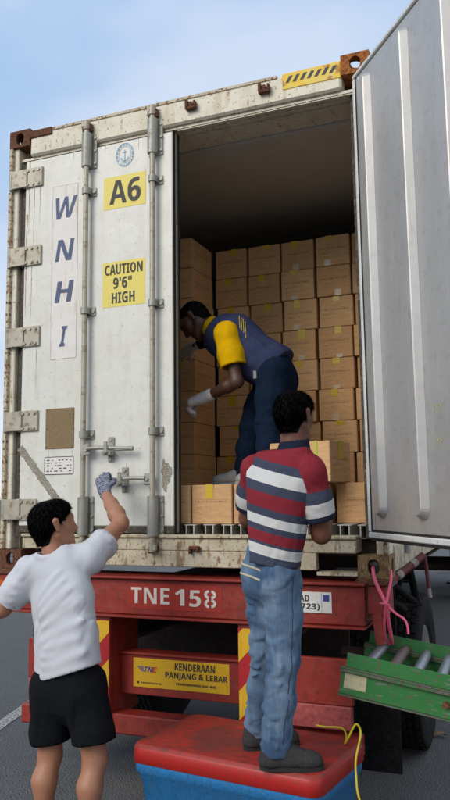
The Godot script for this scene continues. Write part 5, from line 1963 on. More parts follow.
func shoe_mesh(heel: Vector3, toe: Vector3, ankle: Vector3, s := 1.0) -> ArrayMesh:
	# heel and toe lie on the ground plane
	var u := Vector3.UP
	var d := (toe - heel).normalized()
	var side := d.cross(u).normalized()
	var b := []
	b.append(bone(heel + d * 0.035 + u * 0.038, 0.040 * s, heel + d * 0.12 + u * 0.036, 0.039 * s, 0.03, side, 0.9))
	b.append(bone(heel + d * 0.12 + u * 0.036, 0.039 * s, toe - d * 0.055 + u * 0.034, 0.046 * s, 0.03, u, 0.8))
	b.append(bone(toe - d * 0.06 + u * 0.033, 0.045 * s, toe - d * 0.035 + u * 0.030, 0.036 * s, 0.02, u, 0.8))
	b.append(bone(heel + d * 0.045 + u * 0.04, 0.040 * s, ankle, 0.042 * s, 0.03))
	b.append(bone(ankle - d * 0.01, 0.043 * s, heel + d * 0.15 + u * 0.055, 0.034 * s, 0.03))
	return net_mesh([net(b, 0.006, [[heel + u * 0.016, -u], [ankle + u * 0.01, u]])])

func sole_mesh(heel: Vector3, toe: Vector3, s := 1.0) -> ArrayMesh:
	var u := Vector3.UP
	var d := (toe - heel).normalized()
	var side := d.cross(u).normalized()
	var L := (toe - heel).length()
	var mb := MB.new()
	var n := 28
	var ring := []
	for k in n:
		var t := TAU * k / n
		var x := 0.5 - 0.5 * cos(t)
		var w := (0.036 + 0.012 * smoothstep(0.3, 0.75, x)) * s * pow(absf(sin(t)), 0.6) * signf(sin(t))
		ring.append(heel + d * (x * L) + side * w)
	mb.flat()
	for k in n:
		var a: Vector3 = ring[k]
		var b: Vector3 = ring[(k + 1) % n]
		var c := heel + d * L * 0.5
		mb.quad(a, b, b + u * 0.0175, a + u * 0.0175, (a + b) * 0.5 - c)
		mb.tri(c, a, b, -u)
		mb.tri(c + u * 0.0175, a + u * 0.0175, b + u * 0.0175, u)
	return mb.done()

# ------------------------------------------------------------------ man in the white shirt, reaching for the door handle
func make_person_reaching() -> void:
	var o := thing("person", "person in white t-shirt and black shorts reaching up to the closed door with gloved hand", "person", Vector3(1.03, 0, 0.73))
	var face := Vector3(0.34, 0, -0.94).normalized()
	var side := face.cross(Vector3.UP).normalized()
	# head turned to its right, tilted back a little
	var hf := Vector3(0.60, 0.14, -0.79).normalized()
	var hu := (Vector3(-0.10, 1, 0.05) - hf * Vector3(-0.10, 1, 0.05).dot(hf)).normalized()
	var hc := Vector3(0.897, 1.563, 0.715)
	var shL := Vector3(0.785, 1.345, 0.745)
	var shR := Vector3(1.085, 1.405, 0.67)
	var elL := Vector3(0.635, 1.155, 0.76)
	var wrL := Vector3(0.42, 1.10, 0.62)
	var elR := Vector3(1.118, 1.568, 0.425)
	var wrR := Vector3(0.918, 1.727, 0.255)
	var hipL := Vector3(0.905, 0.80, 0.735)
	var hipR := Vector3(1.095, 0.82, 0.73)
	var knL := Vector3(0.902, 0.47, 0.72)
	var knR := Vector3(1.150, 0.47, 0.715)
	var anL := Vector3(0.897, 0.09, 0.76)
	var anR := Vector3(1.148, 0.09, 0.755)
	# skin: trunk, arms, legs
	var b := []
	b.append_array(chain([[Vector3(0.94, 1.30, 0.73), 0.13], [Vector3(0.985, 1.05, 0.73), 0.125], [Vector3(1.0, 0.85, 0.73), 0.14]], 0.05, face, 0.6))
	b.append(bone(Vector3(0.92, 1.37, 0.735), 0.055, hc + hu * -0.06 - hf * 0.015, 0.054, 0.03))
	b.append_array(chain([[Vector3(0.93, 1.36, 0.735), 0.06], [shL, 0.055], [elL, 0.041]], 0.03))
	b.append_array(chain([[elL, 0.041], [elL.lerp(wrL, 0.3), 0.042], [wrL, 0.027]], 0.02))
	b.append_array(chain([[Vector3(0.95, 1.36, 0.73), 0.06], [shR, 0.056], [shR.lerp(elR, 0.5), 0.047], [elR, 0.040]], 0.03))
	b.append_array(chain([[elR, 0.039], [elR.lerp(wrR, 0.28), 0.045], [elR.lerp(wrR, 0.6), 0.037], [wrR, 0.028]], 0.02))
	for s in [[hipL, knL, anL], [hipR, knR, anR]]:
		b.append_array(chain([[s[0], 0.085], [s[1], 0.055]], 0.03))
		var back: Vector3 = face * -0.022
		b.append_array(chain([[s[1], 0.052], [s[1].lerp(s[2], 0.28) + back, 0.056], [s[1].lerp(s[2], 0.6) + back * 0.4, 0.043], [s[2], 0.033]], 0.03))
		# knee hollow and calf split are given by a second slim muscle
		b.append(bone(s[1].lerp(s[2], 0.15) + back + side * 0.02, 0.032, s[1].lerp(s[2], 0.42) + back * 1.3 + side * 0.015, 0.030, 0.03))
	# elbow tips, wrist bones
	b.append(bone(elR + Vector3(0.022, -0.012, 0.018), 0.022, elR + Vector3(0.012, 0.01, 0.012), 0.026, 0.02))
	b.append(bone(elL + Vector3(-0.01, -0.02, 0.02), 0.022, elL, 0.026, 0.02))
	var arrs := [net(b, 0.009)]
	var hb := head_bones(hc, hf, hu)
	hb.append(bone(hc - hu * 0.05 - hf * 0.02, 0.054, Vector3(0.92, 1.39, 0.735), 0.056, 0.03))
	arrs.append(net(hb, 0.005))
	arrs.append(net(hand_bones(wrL, wrL - elL, Vector3(0.2, -0.3, -0.9), [0.5, 0.6, 0.4], 1.0), 0.005))
	part(o, "body", net_mesh(arrs), M.skin_light)
	part(o, "hair", hair_mesh(hc, hf, hu, 1.0, 0.013, 3), M.hair)
	# t-shirt
	var sb := []
	sb.append_array(chain([[Vector3(0.935, 1.33, 0.73), 0.158], [Vector3(0.967, 1.20, 0.73), 0.182], [Vector3(0.99, 1.02, 0.73), 0.186], [Vector3(1.012, 0.78, 0.73), 0.222]], 0.06, face, 0.62))
	sb.append_array(chain([[Vector3(0.90, 1.375, 0.735), 0.06], [shL, 0.066], [shL.lerp(elL, 0.45), 0.070], [shL.lerp(elL, 0.95), 0.076]], 0.05))
	sb.append_array(chain([[Vector3(0.96, 1.385, 0.725), 0.066], [shR, 0.069], [shR.lerp(elR, 0.35), 0.065], [shR.lerp(elR, 0.75), 0.067]], 0.05))
	sb.append(bone(Vector3(0.92, 1.34, 0.735), 0.075, Vector3(0.912, 1.385, 0.73), 0.070, 0.04))
	# hollow sleeves, hem and neck
	var dl := (elL - shL).normalized()
	var drr := (elR - shR).normalized()
	sb.append(bone(shL.lerp(elL, 0.55), 0.055, shL.lerp(elL, 1.2), 0.066, 0.01, Vector3.ZERO, 1.0, true))
	sb.append(bone(shR.lerp(elR, 0.35), 0.055, shR.lerp(elR, 0.95), 0.059, 0.01, Vector3.ZERO, 1.0, true))
	sb.append(bone(Vector3(1.0, 0.74, 0.73), 0.17, Vector3(1.005, 0.50, 0.73), 0.19, 0.01, face, 0.60, true))
	sb.append(bone(Vector3(0.912, 1.375, 0.738), 0.060, Vector3(0.90, 1.50, 0.73), 0.108, 0.01, Vector3.ZERO, 1.0, true))
	# rolled neck edge
	for k in 20:
		var t0 := TAU * k / 20.0
		var t1 := TAU * (k + 1) / 20.0
		sb.append(bone(Vector3(0.909 + cos(t0) * 0.078, 1.413 + 0.014 * absf(cos(t0)), 0.736 + sin(t0) * 0.074), 0.0095, Vector3(0.909 + cos(t1) * 0.078, 1.413 + 0.014 * absf(cos(t1)), 0.736 + sin(t1) * 0.074), 0.0095, 0.014))
	var hem := Vector3(0.30, -0.95, 0.0).normalized()
	var cuts := [[Vector3(0.995, 0.862, 0.73), hem]]
	var folds := []
	var zb := 0.86
	rng.seed = 14
	# creases drawn from the left waist up to the raised arm
	for q in [[0.80, 1.00, 1.14, 1.22], [0.80, 0.97, 1.17, 1.14], [0.80, 0.95, 1.16, 1.06], [0.79, 0.93, 1.13, 0.985], [0.83, 1.06, 1.10, 1.29], [0.86, 1.13, 1.07, 1.34], [0.95, 1.02, 1.19, 1.16], [0.90, 1.22, 1.04, 1.38], [0.82, 0.89, 1.05, 0.93], [0.79, 1.17, 0.84, 1.02], [1.02, 0.93, 1.19, 1.0]]:
		var a := Vector3(q[0], q[1], zb + rng.randf_range(-0.02, 0.0))
		var e := Vector3(q[2], q[3], zb + rng.randf_range(-0.03, 0.0))
		folds.append([a, e, rng.randf_range(0.012, 0.020), rng.randf_range(0.011, 0.019)])
	for k in 5:
		folds.append([shR.lerp(elR, 0.05 + k * 0.12) + Vector3(-0.05, -0.06, 0.06), shR.lerp(elR, 0.12 + k * 0.13) + Vector3(0.02, 0.05, 0.07), 0.009, 0.006])
		folds.append([shL + Vector3(0.06 - k * 0.03, -0.05 - k * 0.035, 0.07), shL + Vector3(-0.02 - k * 0.03, -0.02 - k * 0.04, 0.09), 0.009, 0.005])
	var main := net(sb, 0.009, cuts + [], cloth(folds, 0.006, 7.0, 3, Vector3(1.0, 0.7, 1.0), 0.0055, Vector3(0.75, 0.62, 0), 8.0))
	part(o, "shirt", clip_sleeves(main, [[shL.lerp(elL, 0.80), dl, 0.16], [shR.lerp(elR, 0.48), drr, 0.13]]), M.shirt_white)
	# shorts
	var tb := []
	tb.append(bone(Vector3(1.0, 0.90, 0.73), 0.168, Vector3(1.0, 0.80, 0.73), 0.178, 0.05, face, 0.66))
	tb.append_array(chain([[hipL + Vector3(0.005, 0.0, 0), 0.105], [Vector3(0.905, 0.58, 0.73), 0.092], [Vector3(0.905, 0.46, 0.73), 0.088]], 0.03))
	tb.append_array(chain([[hipR, 0.108], [Vector3(1.145, 0.60, 0.725), 0.098], [Vector3(1.163, 0.46, 0.725), 0.102]], 0.03))
	tb.append(bone(Vector3(0.905, 0.58, 0.73), 0.07, Vector3(0.904, 0.40, 0.725), 0.078, 0.01, Vector3.ZERO, 1.0, true))
	tb.append(bone(Vector3(1.148, 0.60, 0.725), 0.075, Vector3(1.163, 0.40, 0.72), 0.092, 0.01, Vector3.ZERO, 1.0, true))
	var sf := []
	for k in 6:
		var s := hipL if k % 2 == 0 else hipR
		sf.append([s + Vector3(-0.06 + k * 0.015, -0.02 - k * 0.01, 0.11), s + Vector3(0.05 - k * 0.02, -0.26, 0.09), 0.014, 0.008])
	sf.append([Vector3(0.93, 0.70, 0.84), Vector3(1.07, 0.70, 0.83), 0.014, 0.008])
	part(o, "shorts", net_mesh([net(tb, 0.010, [[Vector3(1.02, 0.547, 0.73), Vector3(0.12, -1, 0).normalized()], [Vector3(1, 0.93, 0.73), Vector3.UP]], cloth(sf, 0.006, 8.0, 4, Vector3.ONE, 0.004, Vector3(0.2, 1, 0), 8.0))]), M.shorts_black)
	# knitted glove on the raised hand, fingers closed
	var gb := hand_bones(wrR + (wrR - elR).normalized() * 0.01, Vector3(-0.42, 0.82, -0.38), Vector3(-0.35, 0.05, -0.94), [0.55, 0.95, 0.8], -1.0, 1.05, 0.0015)
	gb.append(bone(wrR - (wrR - elR).normalized() * 0.012, 0.033, wrR + (wrR - elR).normalized() * 0.03, 0.033, 0.01))
	part(o, "glove", net_mesh([net(gb, 0.0038)]), M.glove_marl)
	for s in [anL, anR]:
		var heel := Vector3(s.x, 0, s.z) - face * 0.06
		part(o, "shoe", shoe_mesh(heel, heel + face * 0.27, s + Vector3(0, 0.03, 0)), M.shoe_grey)
		part(o, "sole", sole_mesh(heel, heel + face * 0.275), M.shoe_sole)

# drops the triangles past each cuff plane within reach of it: [point, normal, reach]
func clip_sleeves(arr: Array, cuts: Array) -> ArrayMesh:
	var V: PackedVector3Array = arr[Mesh.ARRAY_VERTEX]
	var I: PackedInt32Array = arr[Mesh.ARRAY_INDEX]
	var out := PackedInt32Array()
	var fate := PackedByteArray()
	fate.resize(V.size())
	for i in V.size():
		for c in cuts:
			var q: Vector3 = V[i] - c[0]
			var d: float = q.dot(c[1])
			if d > 0.0 and (q - c[1] * d).length() < c[2]:
				if d < 0.009:
					V[i] = V[i] - c[1] * d
				else:
					fate[i] = 1
	for i in I.size() / 3:
		if fate[I[i * 3]] or fate[I[i * 3 + 1]] or fate[I[i * 3 + 2]]: continue
		out.append_array([I[i * 3], I[i * 3 + 1], I[i * 3 + 2]])
	arr[Mesh.ARRAY_VERTEX] = V
	arr[Mesh.ARRAY_INDEX] = out
	return net_mesh([arr])

# ------------------------------------------------------------------ man in the striped shirt standing on the cool box
func make_person_on_box() -> void:
	var o := thing("person", "person in red, grey and white striped polo shirt and jeans standing on the cool box", "person", Vector3(2.0, 0.55, 0.65))
	var face := Vector3(0.45, 0, -0.89).normalized()
	var side := face.cross(Vector3.UP).normalized()
	var G := 0.548
	var hf := Vector3(0.28, -0.05, -0.95).normalized()
	var hu := (Vector3(0.02, 1, -0.06) - hf * Vector3(0.02, 1, -0.06).dot(hf)).normalized()
	var hc := Vector3(2.155, 2.052, 0.665)
	var neck := Vector3(2.15, 1.915, 0.675)
	var shL := Vector3(1.955, 1.805, 0.66)
	var shR := Vector3(2.238, 1.785, 0.735)
	var elL := Vector3(1.880, 1.595, 0.56)
	var elR := Vector3(2.262, 1.530, 0.66)
	var wrL := Vector3(1.955, 1.70, 0.29)
	var wrR := Vector3(2.22, 1.69, 0.455)
	var hipL := Vector3(1.975, 1.385, 0.638)
	var hipR := Vector3(2.10, 1.385, 0.715)
	var knL := Vector3(1.978, 1.0, 0.62)
	var knR := Vector3(2.098, 1.0, 0.735)
	var anL := Vector3(1.890, 0.63, 0.51)
	var anR := Vector3(2.055, 0.635, 0.735)
	var b := []
	b.append_array(chain([[Vector3(2.105, 1.79, 0.69), 0.12], [Vector3(2.07, 1.55, 0.68), 0.115], [Vector3(2.035, 1.40, 0.675), 0.13]], 0.05, face, 0.62))
	b.append_array(chain([[neck + Vector3(0, -0.05, 0), 0.06], [shL, 0.055], [shL.lerp(elL, 0.5), 0.046], [elL, 0.040]], 0.03))
	b.append_array(chain([[elL, 0.040], [elL.lerp(wrL, 0.3), 0.042], [wrL, 0.027]], 0.02))
	b.append_array(chain([[neck + Vector3(0, -0.05, 0), 0.06], [shR, 0.055], [shR.lerp(elR, 0.5), 0.050], [elR, 0.043]], 0.03))
	b.append_array(chain([[elR, 0.042], [elR.lerp(wrR, 0.3), 0.044], [wrR, 0.028]], 0.02))
	for s in [[hipL, knL, anL], [hipR, knR, anR]]:
		b.append_array(chain([[s[0], 0.075], [s[1], 0.05], [s[2], 0.035]], 0.03))
	var arrs := [net(b, 0.011)]
	var hb := head_bones(hc, hf, hu, 0.92)
	hb.append(bone(hc - hu * 0.05 - hf * 0.02, 0.055, neck + Vector3(0, -0.04, 0), 0.060, 0.03))
	arrs.append(net(hb, 0.005))
	arrs.append(net(hand_bones(wrL, Vector3(0.05, 0.30, -0.95), Vector3(0.95, 0.1, 0.1), [0.3, 0.3, 0.25], 1.0), 0.005))
	arrs.append(net(hand_bones(wrR, Vector3(-0.12, 0.28, -0.95), Vector3(-0.95, 0.1, -0.1), [0.3, 0.3, 0.25], -1.0), 0.005))
	part(o, "body", net_mesh(arrs), M.skin_brown)
	part(o, "hair", hair_mesh(hc, hf, hu, 0.92, 0.014, 9, 0.004), M.hair)
	# polo shirt trunk
	var top := Vector3(2.150, 1.905, 0.69)
	var bot := Vector3(2.022, 1.422, 0.675)
	var ax := (bot - top).normalized()
	var len := (bot - top).length()
	var sb := []
	sb.append_array(chain([[Vector3(2.105, 1.80, 0.695), 0.155], [Vector3(2.075, 1.70, 0.695), 0.166], [Vector3(2.048, 1.56, 0.69), 0.154], [Vector3(1.996, 1.36, 0.675), 0.190]], 0.06, face, 0.74))
	sb.append_array(chain([[neck + Vector3(-0.03, -0.06, 0.01), 0.066], [shL, 0.066]], 0.05))
	sb.append_array(chain([[neck + Vector3(0.02, -0.06, 0.01), 0.068], [shR, 0.068]], 0.05))
	sb.append(bone(neck + Vector3(-0.005, -0.05, 0.0), 0.068, neck + Vector3(0, 0.0, 0), 0.062, 0.03))
	sb.append(bone(neck + Vector3(0, -0.02, 0), 0.050, neck + Vector3(0.003, 0.08, 0), 0.058, 0.01, Vector3.ZERO, 1.0, true))
	var folds := []
	rng.seed = 31
	for q in [[1.94, 1.62, 2.10, 1.55], [1.93, 1.56, 2.16, 1.50], [1.94, 1.51, 2.14, 1.44], [2.00, 1.48, 2.17, 1.52], [2.02, 1.75, 2.08, 1.56], [2.10, 1.80, 2.12, 1.60], [2.20, 1.74, 2.14, 1.58], [1.97, 1.44, 2.10, 1.42], [2.17, 1.66, 2.19, 1.50], [2.0, 1.82, 2.06, 1.70]]:
		folds.append([Vector3(q[0], q[1], 0.78 + rng.randf_range(-0.01, 0.02)), Vector3(q[2], q[3], 0.80 + rng.randf_range(-0.02, 0.01)), rng.randf_range(0.009, 0.016), rng.randf_range(0.006, 0.011)])
	var uvf := func(p: Vector3) -> Vector2:
		var q := p - top
		return Vector2(q.dot(side) * 2.0, clampf(q.dot(ax) / len, 0.003, 0.997))
	var cuts := [[Vector3(2.03, 1.408, 0.675), (ax + Vector3(0.08, -0.05, 0)).normalized()], [neck + Vector3(0, 0.0, 0), (Vector3.UP + face * -0.15).normalized()],
		[shL + Vector3(-0.008, 0.0, 0), (elL - shL).normalized() * 0.25 + Vector3(-0.95, 0.1, 0)], [shR + Vector3(0.006, 0, 0), Vector3(0.98, 0.05, 0.15)]]
	part(o, "shirt", net_mesh([net(sb, 0.008, cuts, cloth(folds, 0.005, 9.0, 6, Vector3(1.2, 0.8, 1.0), 0.0045, Vector3(0.5, 0.85, 0), 9.0), null, uvf)]), M.polo_stripes)
	# sleeves, each with its own bands
	for s in [[shL, elL, 0.062, 0.066, 0.78, 1], [shR, elR, 0.068, 0.076, 0.74, 2]]:
		var a: Vector3 = s[0]
		var e: Vector3 = s[1]
		var d := (e - a).normalized()
		var end: float = s[4]
		var lb := [bone(a.lerp(neck, 0.16) - d * 0.005, s[2] + 0.004, a - d * 0.01, s[2] + 0.005, 0.03), bone(a - d * 0.02, s[2], a.lerp(e, end * 0.6), s[3], 0.03), bone(a.lerp(e, end * 0.6), s[3], a.lerp(e, end + 0.25), s[3] + 0.004, 0.03)]
		lb.append(bone(a.lerp(e, end * 0.6), s[2] - 0.012, a.lerp(e, end + 0.4), s[3] - 0.004, 0.01, Vector3.ZERO, 1.0, true))
		var slen: float = (e - a).length() * end + 0.06
		var st0 := a - d * 0.06
		var u2 := func(p: Vector3) -> Vector2:
			return Vector2(p.x * 2.0, clampf((p - st0).dot(d) / slen, 0.003, 0.997))
		var fl := []
		for k in 4:
			fl.append([a + d * (0.03 + k * 0.035) + Vector3(-0.05, 0.02, 0.05), a + d * (0.06 + k * 0.03) + Vector3(0.05, -0.02, 0.06), 0.008, 0.004])
		var sl := part(o, "sleeve", net_mesh([net(lb, 0.007, [[a.lerp(e, end), d]], cloth(fl, 0.004, 10.0, 7 + s[5], Vector3.ONE, 0.003, Vector3(0.6, -0.8, 0), 11.0), null, u2)]), M.sleeve_stripes)
	# turned-down collar
	var cb := [bone(neck + Vector3(0.002, -0.022, 0.004), 0.079, neck + Vector3(0.004, 0.022, -0.002), 0.067, 0.02)]
	cb.append(bone(neck + Vector3(0, -0.06, 0), 0.06, neck + Vector3(0.003, 0.08, 0), 0.058, 0.01, Vector3.ZERO, 1.0, true))
	part(o, "collar", net_mesh([net(cb, 0.006, [[neck + Vector3(0, 0.032, 0), (Vector3.UP - face * 0.1).normalized()], [neck + Vector3(0, -0.028, 0.0), (Vector3.DOWN + face * 0.45).normalized()]])]), M.collar_navy)
	# jeans
	var jb := []
	jb.append(bone(Vector3(2.03, 1.44, 0.68), 0.128, Vector3(2.03, 1.36, 0.682), 0.138, 0.05, face, 0.70))
	jb.append_array(chain([[hipL + Vector3(0.008, -0.02, 0), 0.092], [hipL.lerp(knL, 0.55), 0.076], [knL, 0.064], [knL.lerp(anL, 0.45), 0.062], [anL + Vector3(0.006, 0.0, 0), 0.058]], 0.03))
	jb.append_array(chain([[hipR + Vector3(-0.008, -0.02, 0), 0.088], [hipR.lerp(knR, 0.55), 0.080], [knR, 0.069], [knR.lerp(anR, 0.45), 0.068], [anR + Vector3(0.0, 0.0, 0), 0.062]], 0.03))
	var back := -face
	jb.append(bone(hipL + back * 0.045 + Vector3(0.015, -0.045, 0), 0.070, hipL + back * 0.05 + Vector3(0.02, -0.075, 0), 0.070, 0.04))
	jb.append(bone(hipR + back * 0.045 + Vector3(-0.015, -0.045, 0), 0.073, hipR + back * 0.05 + Vector3(-0.015, -0.075, 0), 0.073, 0.04))
	var jf := []
	rng.seed = 44
	for leg in [[hipL, knL, anL], [hipR, knR, anR]]:
		# bunching behind the knee and above the shoe, draw lines over the thigh
		for k in 6:
			var c: Vector3 = leg[1] + Vector3(0, 0.07 - k * 0.032, 0.0)
			var tilt := rng.randf_range(-0.03, 0.03)
			jf.append([c + back * 0.065 - side * 0.055 + Vector3(0, tilt, 0), c + back * 0.065 + side * 0.055 - Vector3(0, tilt, 0), rng.randf_range(0.009, 0.014), rng.randf_range(0.010, 0.017)])
		for k in 6:
			var c: Vector3 = leg[2] + Vector3(0.0, 0.015 + k * 0.028, 0.0)
			var tilt := rng.randf_range(-0.025, 0.025)
			jf.append([c + back * 0.05 - side * 0.055 + Vector3(0, tilt, 0), c + back * 0.05 + side * 0.06 - Vector3(0, tilt, 0), 0.010, rng.randf_range(0.010, 0.017)])
			jf.append([c + side * 0.055 - back * 0.05, c + side * 0.06 + back * 0.05 + Vector3(0, tilt, 0), 0.009, 0.007])
		for k in 4:
			var c: Vector3 = leg[0] + Vector3(0, -0.10 - k * 0.04, 0)
			jf.append([c + back * 0.08 - side * 0.06, c + back * 0.085 + side * 0.05 + Vector3(0, -0.035, 0), 0.012, 0.011])
	var jw := cloth(jf, 0.007, 8.0, 8, Vector3.ONE, 0.0055, Vector3(0.9, 0.25, -0.35), 9.0)
	part(o, "jeans", net_mesh([net(jb, 0.0085, [[anR + Vector3(0, -0.035, 0), Vector3.DOWN], [Vector3(2.03, 1.475, 0.68), Vector3.UP]], jw)]), M.denim)
	# pocket stitching, side seam and cuffs follow the cloth
	for q in [[1.392, 0.0], [1.352, 0.0]]:
		var pts := []
		for k in 12:
			var t := k / 11.0
			var st := Vector3(1.915, q[0] + 0.006, 0.9).lerp(Vector3(2.035, q[0] - 0.012, 0.95), t)
			pts.append(surf(jb, st, Vector3(-0.08, 0, -1).normalized(), 0.002, jw))
		var mb := MB.new()
		mb.tube(pts, 0.0055, 6, true, Vector3(0, 0, 1), 0.4)
		part(o, "pocket_trim", mb.done(), M.thread)
	var sp := []
	for k in 26:
		var t := k / 25.0
		var on := hipR.lerp(knR, t * 2.0) if t < 0.5 else knR.lerp(anR, t * 2.0 - 1.0)
		sp.append(surf(jb, on + side * 0.25 - face * 0.02 + Vector3(0, 0.03, 0), (-side).normalized(), 0.0005, jw))
	var mb := MB.new()
	mb.tube(sp, 0.0022, 5)
	part(o, "side_seam", mb.done(), M.denim_dark)
	# shoes: right foot in full view
	var hR := Vector3(1.996, G, 0.762)
	var dR := Vector3(0.93, 0, -0.36).normalized()
	var hL := Vector3(1.845, G, 0.555)
	var dL := Vector3(0.78, 0, -0.62).normalized()
	for s in [[hR, dR, anR], [hL, dL, anL]]:
		part(o, "shoe", shoe_mesh(s[0], s[0] + s[1] * 0.262, s[2] + Vector3(0, 0.012, 0), 1.05), M.shoe_grey)
		part(o, "sole", sole_mesh(s[0] - s[1] * 0.006, s[0] + s[1] * 0.268, 1.08), M.shoe_sole)

# ------------------------------------------------------------------ man bending inside the container
func make_person_inside() -> void:
	var o := thing("person", "person in blue and yellow polo shirt bending over the cartons inside the container", "person", Vector3(1.55, 1.775, -0.5))
	var G := Y0 + 0.2705 + CH + 0.001
	var hip := Vector3(1.655, 2.50, -0.50)
	var chest := Vector3(1.36, 2.735, -0.50)
	var neck := Vector3(1.255, 2.80, -0.505)
	var hc := Vector3(1.135, 2.858, -0.50)
	var hf := Vector3(-0.62, -0.72, 0.12).normalized()
	var hu := (Vector3(-0.72, 0.62, 0.05) - hf * Vector3(-0.72, 0.62, 0.05).dot(hf)).normalized()
	var shN := Vector3(1.425, 2.70, -0.345)
	var elN := Vector3(1.495, 2.40, -0.33)
	var wrN := Vector3(1.262, 2.325, -0.39)
	var shF := Vector3(1.30, 2.745, -0.67)
	var elF := Vector3(1.17, 2.80, -0.80)
	var wrF := Vector3(1.01, 2.745, -0.78)
	var hipN := Vector3(1.700, 2.46, -0.42)
	var hipF := Vector3(1.600, 2.47, -0.58)
	var knN := Vector3(1.672, 2.12, -0.39)
	var knF := Vector3(1.490, 2.14, -0.60)
	var anN := Vector3(1.69, G + 0.09, -0.36)
	var anF := Vector3(1.435, G + 0.09, -0.60)
	var fz := Vector3(0, 0, 1)
	var b := []
	b.append_array(chain([[chest, 0.115], [chest.lerp(hip, 0.5), 0.11], [hip, 0.13]], 0.05))
	b.append_array(chain([[chest, 0.07], [shN, 0.052], [shN.lerp(elN, 0.5), 0.046], [elN, 0.040]], 0.03))
	b.append_array(chain([[elN, 0.039], [elN.lerp(wrN, 0.3), 0.041], [wrN, 0.027]], 0.02))
	b.append_array(chain([[chest, 0.07], [shF, 0.052], [elF, 0.040], [wrF, 0.027]], 0.03))
	for s in [[hipN, knN, anN], [hipF, knF, anF]]:
		b.append_array(chain([[s[0], 0.075], [s[1], 0.05], [s[2], 0.035]], 0.03))
	var arrs := [net(b, 0.011)]
	var hb := head_bones(hc, hf, hu)
	hb.append(bone(hc - hu * 0.05 - hf * 0.02, 0.055, neck + (chest - neck) * 0.4, 0.060, 0.03))
	arrs.append(net(hb, 0.005))
	part(o, "body", net_mesh(arrs), M.skin_dark)
	part(o, "hair", hair_mesh(hc, hf, hu, 1.0, 0.005, 12, 0.012, 800), M.hair)
	# polo trunk
	var sb := []
	sb.append_array(chain([[Vector3(1.32, 2.745, -0.50), 0.135], [chest + Vector3(0.06, -0.03, 0), 0.152], [chest.lerp(hip, 0.55) + Vector3(0, -0.01, 0), 0.150], [hip + Vector3(0.02, 0.0, 0), 0.160]], 0.06))
	sb.append_array(chain([[chest, 0.08], [shN, 0.070]], 0.05))
	sb.append_array(chain([[chest, 0.08], [shF, 0.070]], 0.05))
	var ax := (hip - chest).normalized()
	var folds := []
	rng.seed = 77
	for q in [[1.45, 2.72, 1.66, 2.52], [1.48, 2.66, 1.62, 2.48], [1.50, 2.58, 1.66, 2.56], [1.44, 2.64, 1.52, 2.52], [1.52, 2.73, 1.68, 2.60], [1.42, 2.78, 1.55, 2.70], [1.56, 2.50, 1.72, 2.58]]:
		folds.append([Vector3(q[0], q[1], -0.36), Vector3(q[2], q[3], -0.36), rng.randf_range(0.010, 0.017), rng.randf_range(0.008, 0.013)])
	var pw := cloth(folds, 0.007, 8.0, 9, Vector3.ONE, 0.006, Vector3(0.8, -0.6, 0), 7.0)
	part(o, "shirt", net_mesh([net(sb, 0.010, [[hip + ax * 0.055, ax], [neck + (chest - neck) * 0.28, (neck - chest).normalized()]], pw)]), M.polo_blue)
	# collar
	var nd := (hc - chest).normalized()
	var cb := [bone(neck - nd * 0.03, 0.083, neck + nd * 0.02, 0.071, 0.02)]
	cb.append(bone(neck - nd * 0.08, 0.058, neck + nd * 0.08, 0.060, 0.01, Vector3.ZERO, 1.0, true))
	part(o, "collar", net_mesh([net(cb, 0.007, [[neck + nd * 0.028, nd], [neck - nd * 0.035, -nd]])]), M.polo_yellow)
	# short yellow sleeves
	for s in [[shN, elN, 0.070, 0.082, 0.68], [shF, elF, 0.068, 0.074, 0.5]]:
		var d: Vector3 = (s[1] - s[0]).normalized()
		var lb := [bone(s[0].lerp(chest, 0.12), s[2] + 0.008, s[0], s[2] + 0.006, 0.03), bone(s[0] - d * 0.015, s[2] + 0.004, s[0].lerp(s[1], s[4] * 0.6), s[3], 0.03), bone(s[0].lerp(s[1], s[4] * 0.6), s[3], s[0].lerp(s[1], s[4] + 0.3), s[3] + 0.004, 0.03)]
		lb.append(bone(s[0].lerp(s[1], s[4] * 0.6), s[2] - 0.012, s[0].lerp(s[1], s[4] + 0.5), s[3] - 0.005, 0.01, Vector3.ZERO, 1.0, true))
		var fl := []
		for k in 5:
			fl.append([s[0] + d * (0.02 + k * 0.02) + Vector3(-0.06 + k * 0.02, 0.01, 0.06), s[0] + d * 0.2 + Vector3(-0.05 + k * 0.025, 0, 0.07), 0.009, 0.006])
		var m := part(o, "sleeve", net_mesh([net(lb, 0.008, [[s[0].lerp(s[1], s[4]), d]], cloth(fl, 0.005, 9.0, 10))]), M.polo_yellow)
	# dark under-sleeve on the far arm
	var ub := [bone(shF.lerp(elF, 0.4), 0.052, elF, 0.048, 0.02), bone(elF, 0.048, elF.lerp(wrF, 0.75), 0.038, 0.02)]
	part(o, "arm_cover", net_mesh([net(ub, 0.008)]), M.sleeve_black)
	# lettering on the shoulders, a few yellow strokes that follow the cloth
	var mb := MB.new()
	for k in 4:
		var pts := []
		for j in 5:
			var st := Vector3(1.49 + k * 0.013 + j * 0.006, 3.05, -0.40 + j * 0.014)
			pts.append(surf(sb, st, Vector3.DOWN, 0.004, pw))
		mb.tube(pts, 0.0035, 5)
	part(o, "back_print", mb.done(), M.print_gold)
	# trousers
	var jb := []
	jb.append(bone(hip + ax * 0.0, 0.140, hip + ax * 0.05 + Vector3(0, -0.06, 0), 0.142, 0.06))
	jb.append_array(chain([[hipN, 0.105], [hipN.lerp(knN, 0.5), 0.095], [knN, 0.080], [knN.lerp(anN, 0.5), 0.078], [anN + Vector3(0, -0.02, 0), 0.074]], 0.03))
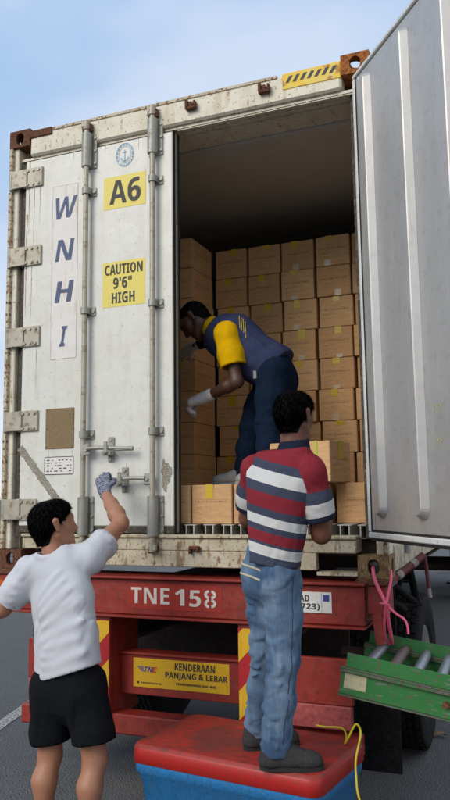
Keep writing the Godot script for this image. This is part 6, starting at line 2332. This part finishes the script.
	jb.append_array(chain([[hipF, 0.100], [hipF.lerp(knF, 0.5), 0.092], [knF, 0.080], [knF.lerp(anF, 0.5), 0.078], [anF + Vector3(0, -0.02, 0), 0.072]], 0.03))
	var jf := []
	for leg in [[hipN, knN, anN], [hipF, knF, anF]]:
		for k in 6:
			var c: Vector3 = leg[1] + Vector3(0, 0.08 - k * 0.05, 0)
			jf.append([c + Vector3(-0.08, rng.randf_range(-0.02, 0.02), 0.07), c + Vector3(0.08, rng.randf_range(-0.03, 0.03), 0.07), 0.011, 0.009])
		for k in 3:
			jf.append([leg[0] + Vector3(-0.08 + k * 0.05, -0.02, 0.09), leg[1] + Vector3(-0.06 + k * 0.05, 0.12, 0.08), 0.012, 0.008])
	part(o, "trousers", net_mesh([net(jb, 0.011, [[anN + Vector3(0, -0.045, 0), Vector3.DOWN], [hip - ax * 0.02, -ax]], cloth(jf, 0.008, 8.0, 11, Vector3.ONE, 0.006, Vector3(0.5, 0.8, 0), 7.0))]), M.trousers_navy)
	# pale belt loop tag at the waist
	mb = MB.new()
	mb.box(surf(jb, Vector3(1.60, 2.44, -0.1), Vector3(0, 0, -1), 0.004), Vector3(0.022, 0.05, 0.006), 0.002)
	part(o, "waist_tag", mb.done(), M.shoe_pale)
	# white cotton gloves
	var gb := hand_bones(wrN + (wrN - elN).normalized() * 0.005, Vector3(-0.95, -0.22, 0.0), Vector3(-0.1, -0.9, -0.45), [0.75, 0.85, 0.6], -1.0, 1.2, 0.007)
	gb.append(bone(wrN - (wrN - elN).normalized() * 0.03, 0.041, wrN + (wrN - elN).normalized() * 0.03, 0.040, 0.015))
	part(o, "glove", net_mesh([net(gb, 0.005)]), M.glove_white)
	gb = hand_bones(wrF, Vector3(-0.9, -0.25, -0.2), Vector3(-0.2, -0.3, -0.95), [0.4, 0.5, 0.4], 1.0, 1.0, 0.003)
	part(o, "glove", net_mesh([net(gb, 0.006)]), M.glove_white)
	for s in [[anN, Vector3(-0.9, 0, 0.35).normalized()], [anF, Vector3(-0.93, 0, 0.3).normalized()]]:
		var heel: Vector3 = Vector3(s[0].x, G, s[0].z) - s[1] * 0.06
		part(o, "shoe", shoe_mesh(heel, heel + s[1] * 0.27, s[0] + Vector3(0, 0.0, 0)), M.shoe_pale)
		part(o, "sole", sole_mesh(heel, heel + s[1] * 0.275), M.shoe_pale)
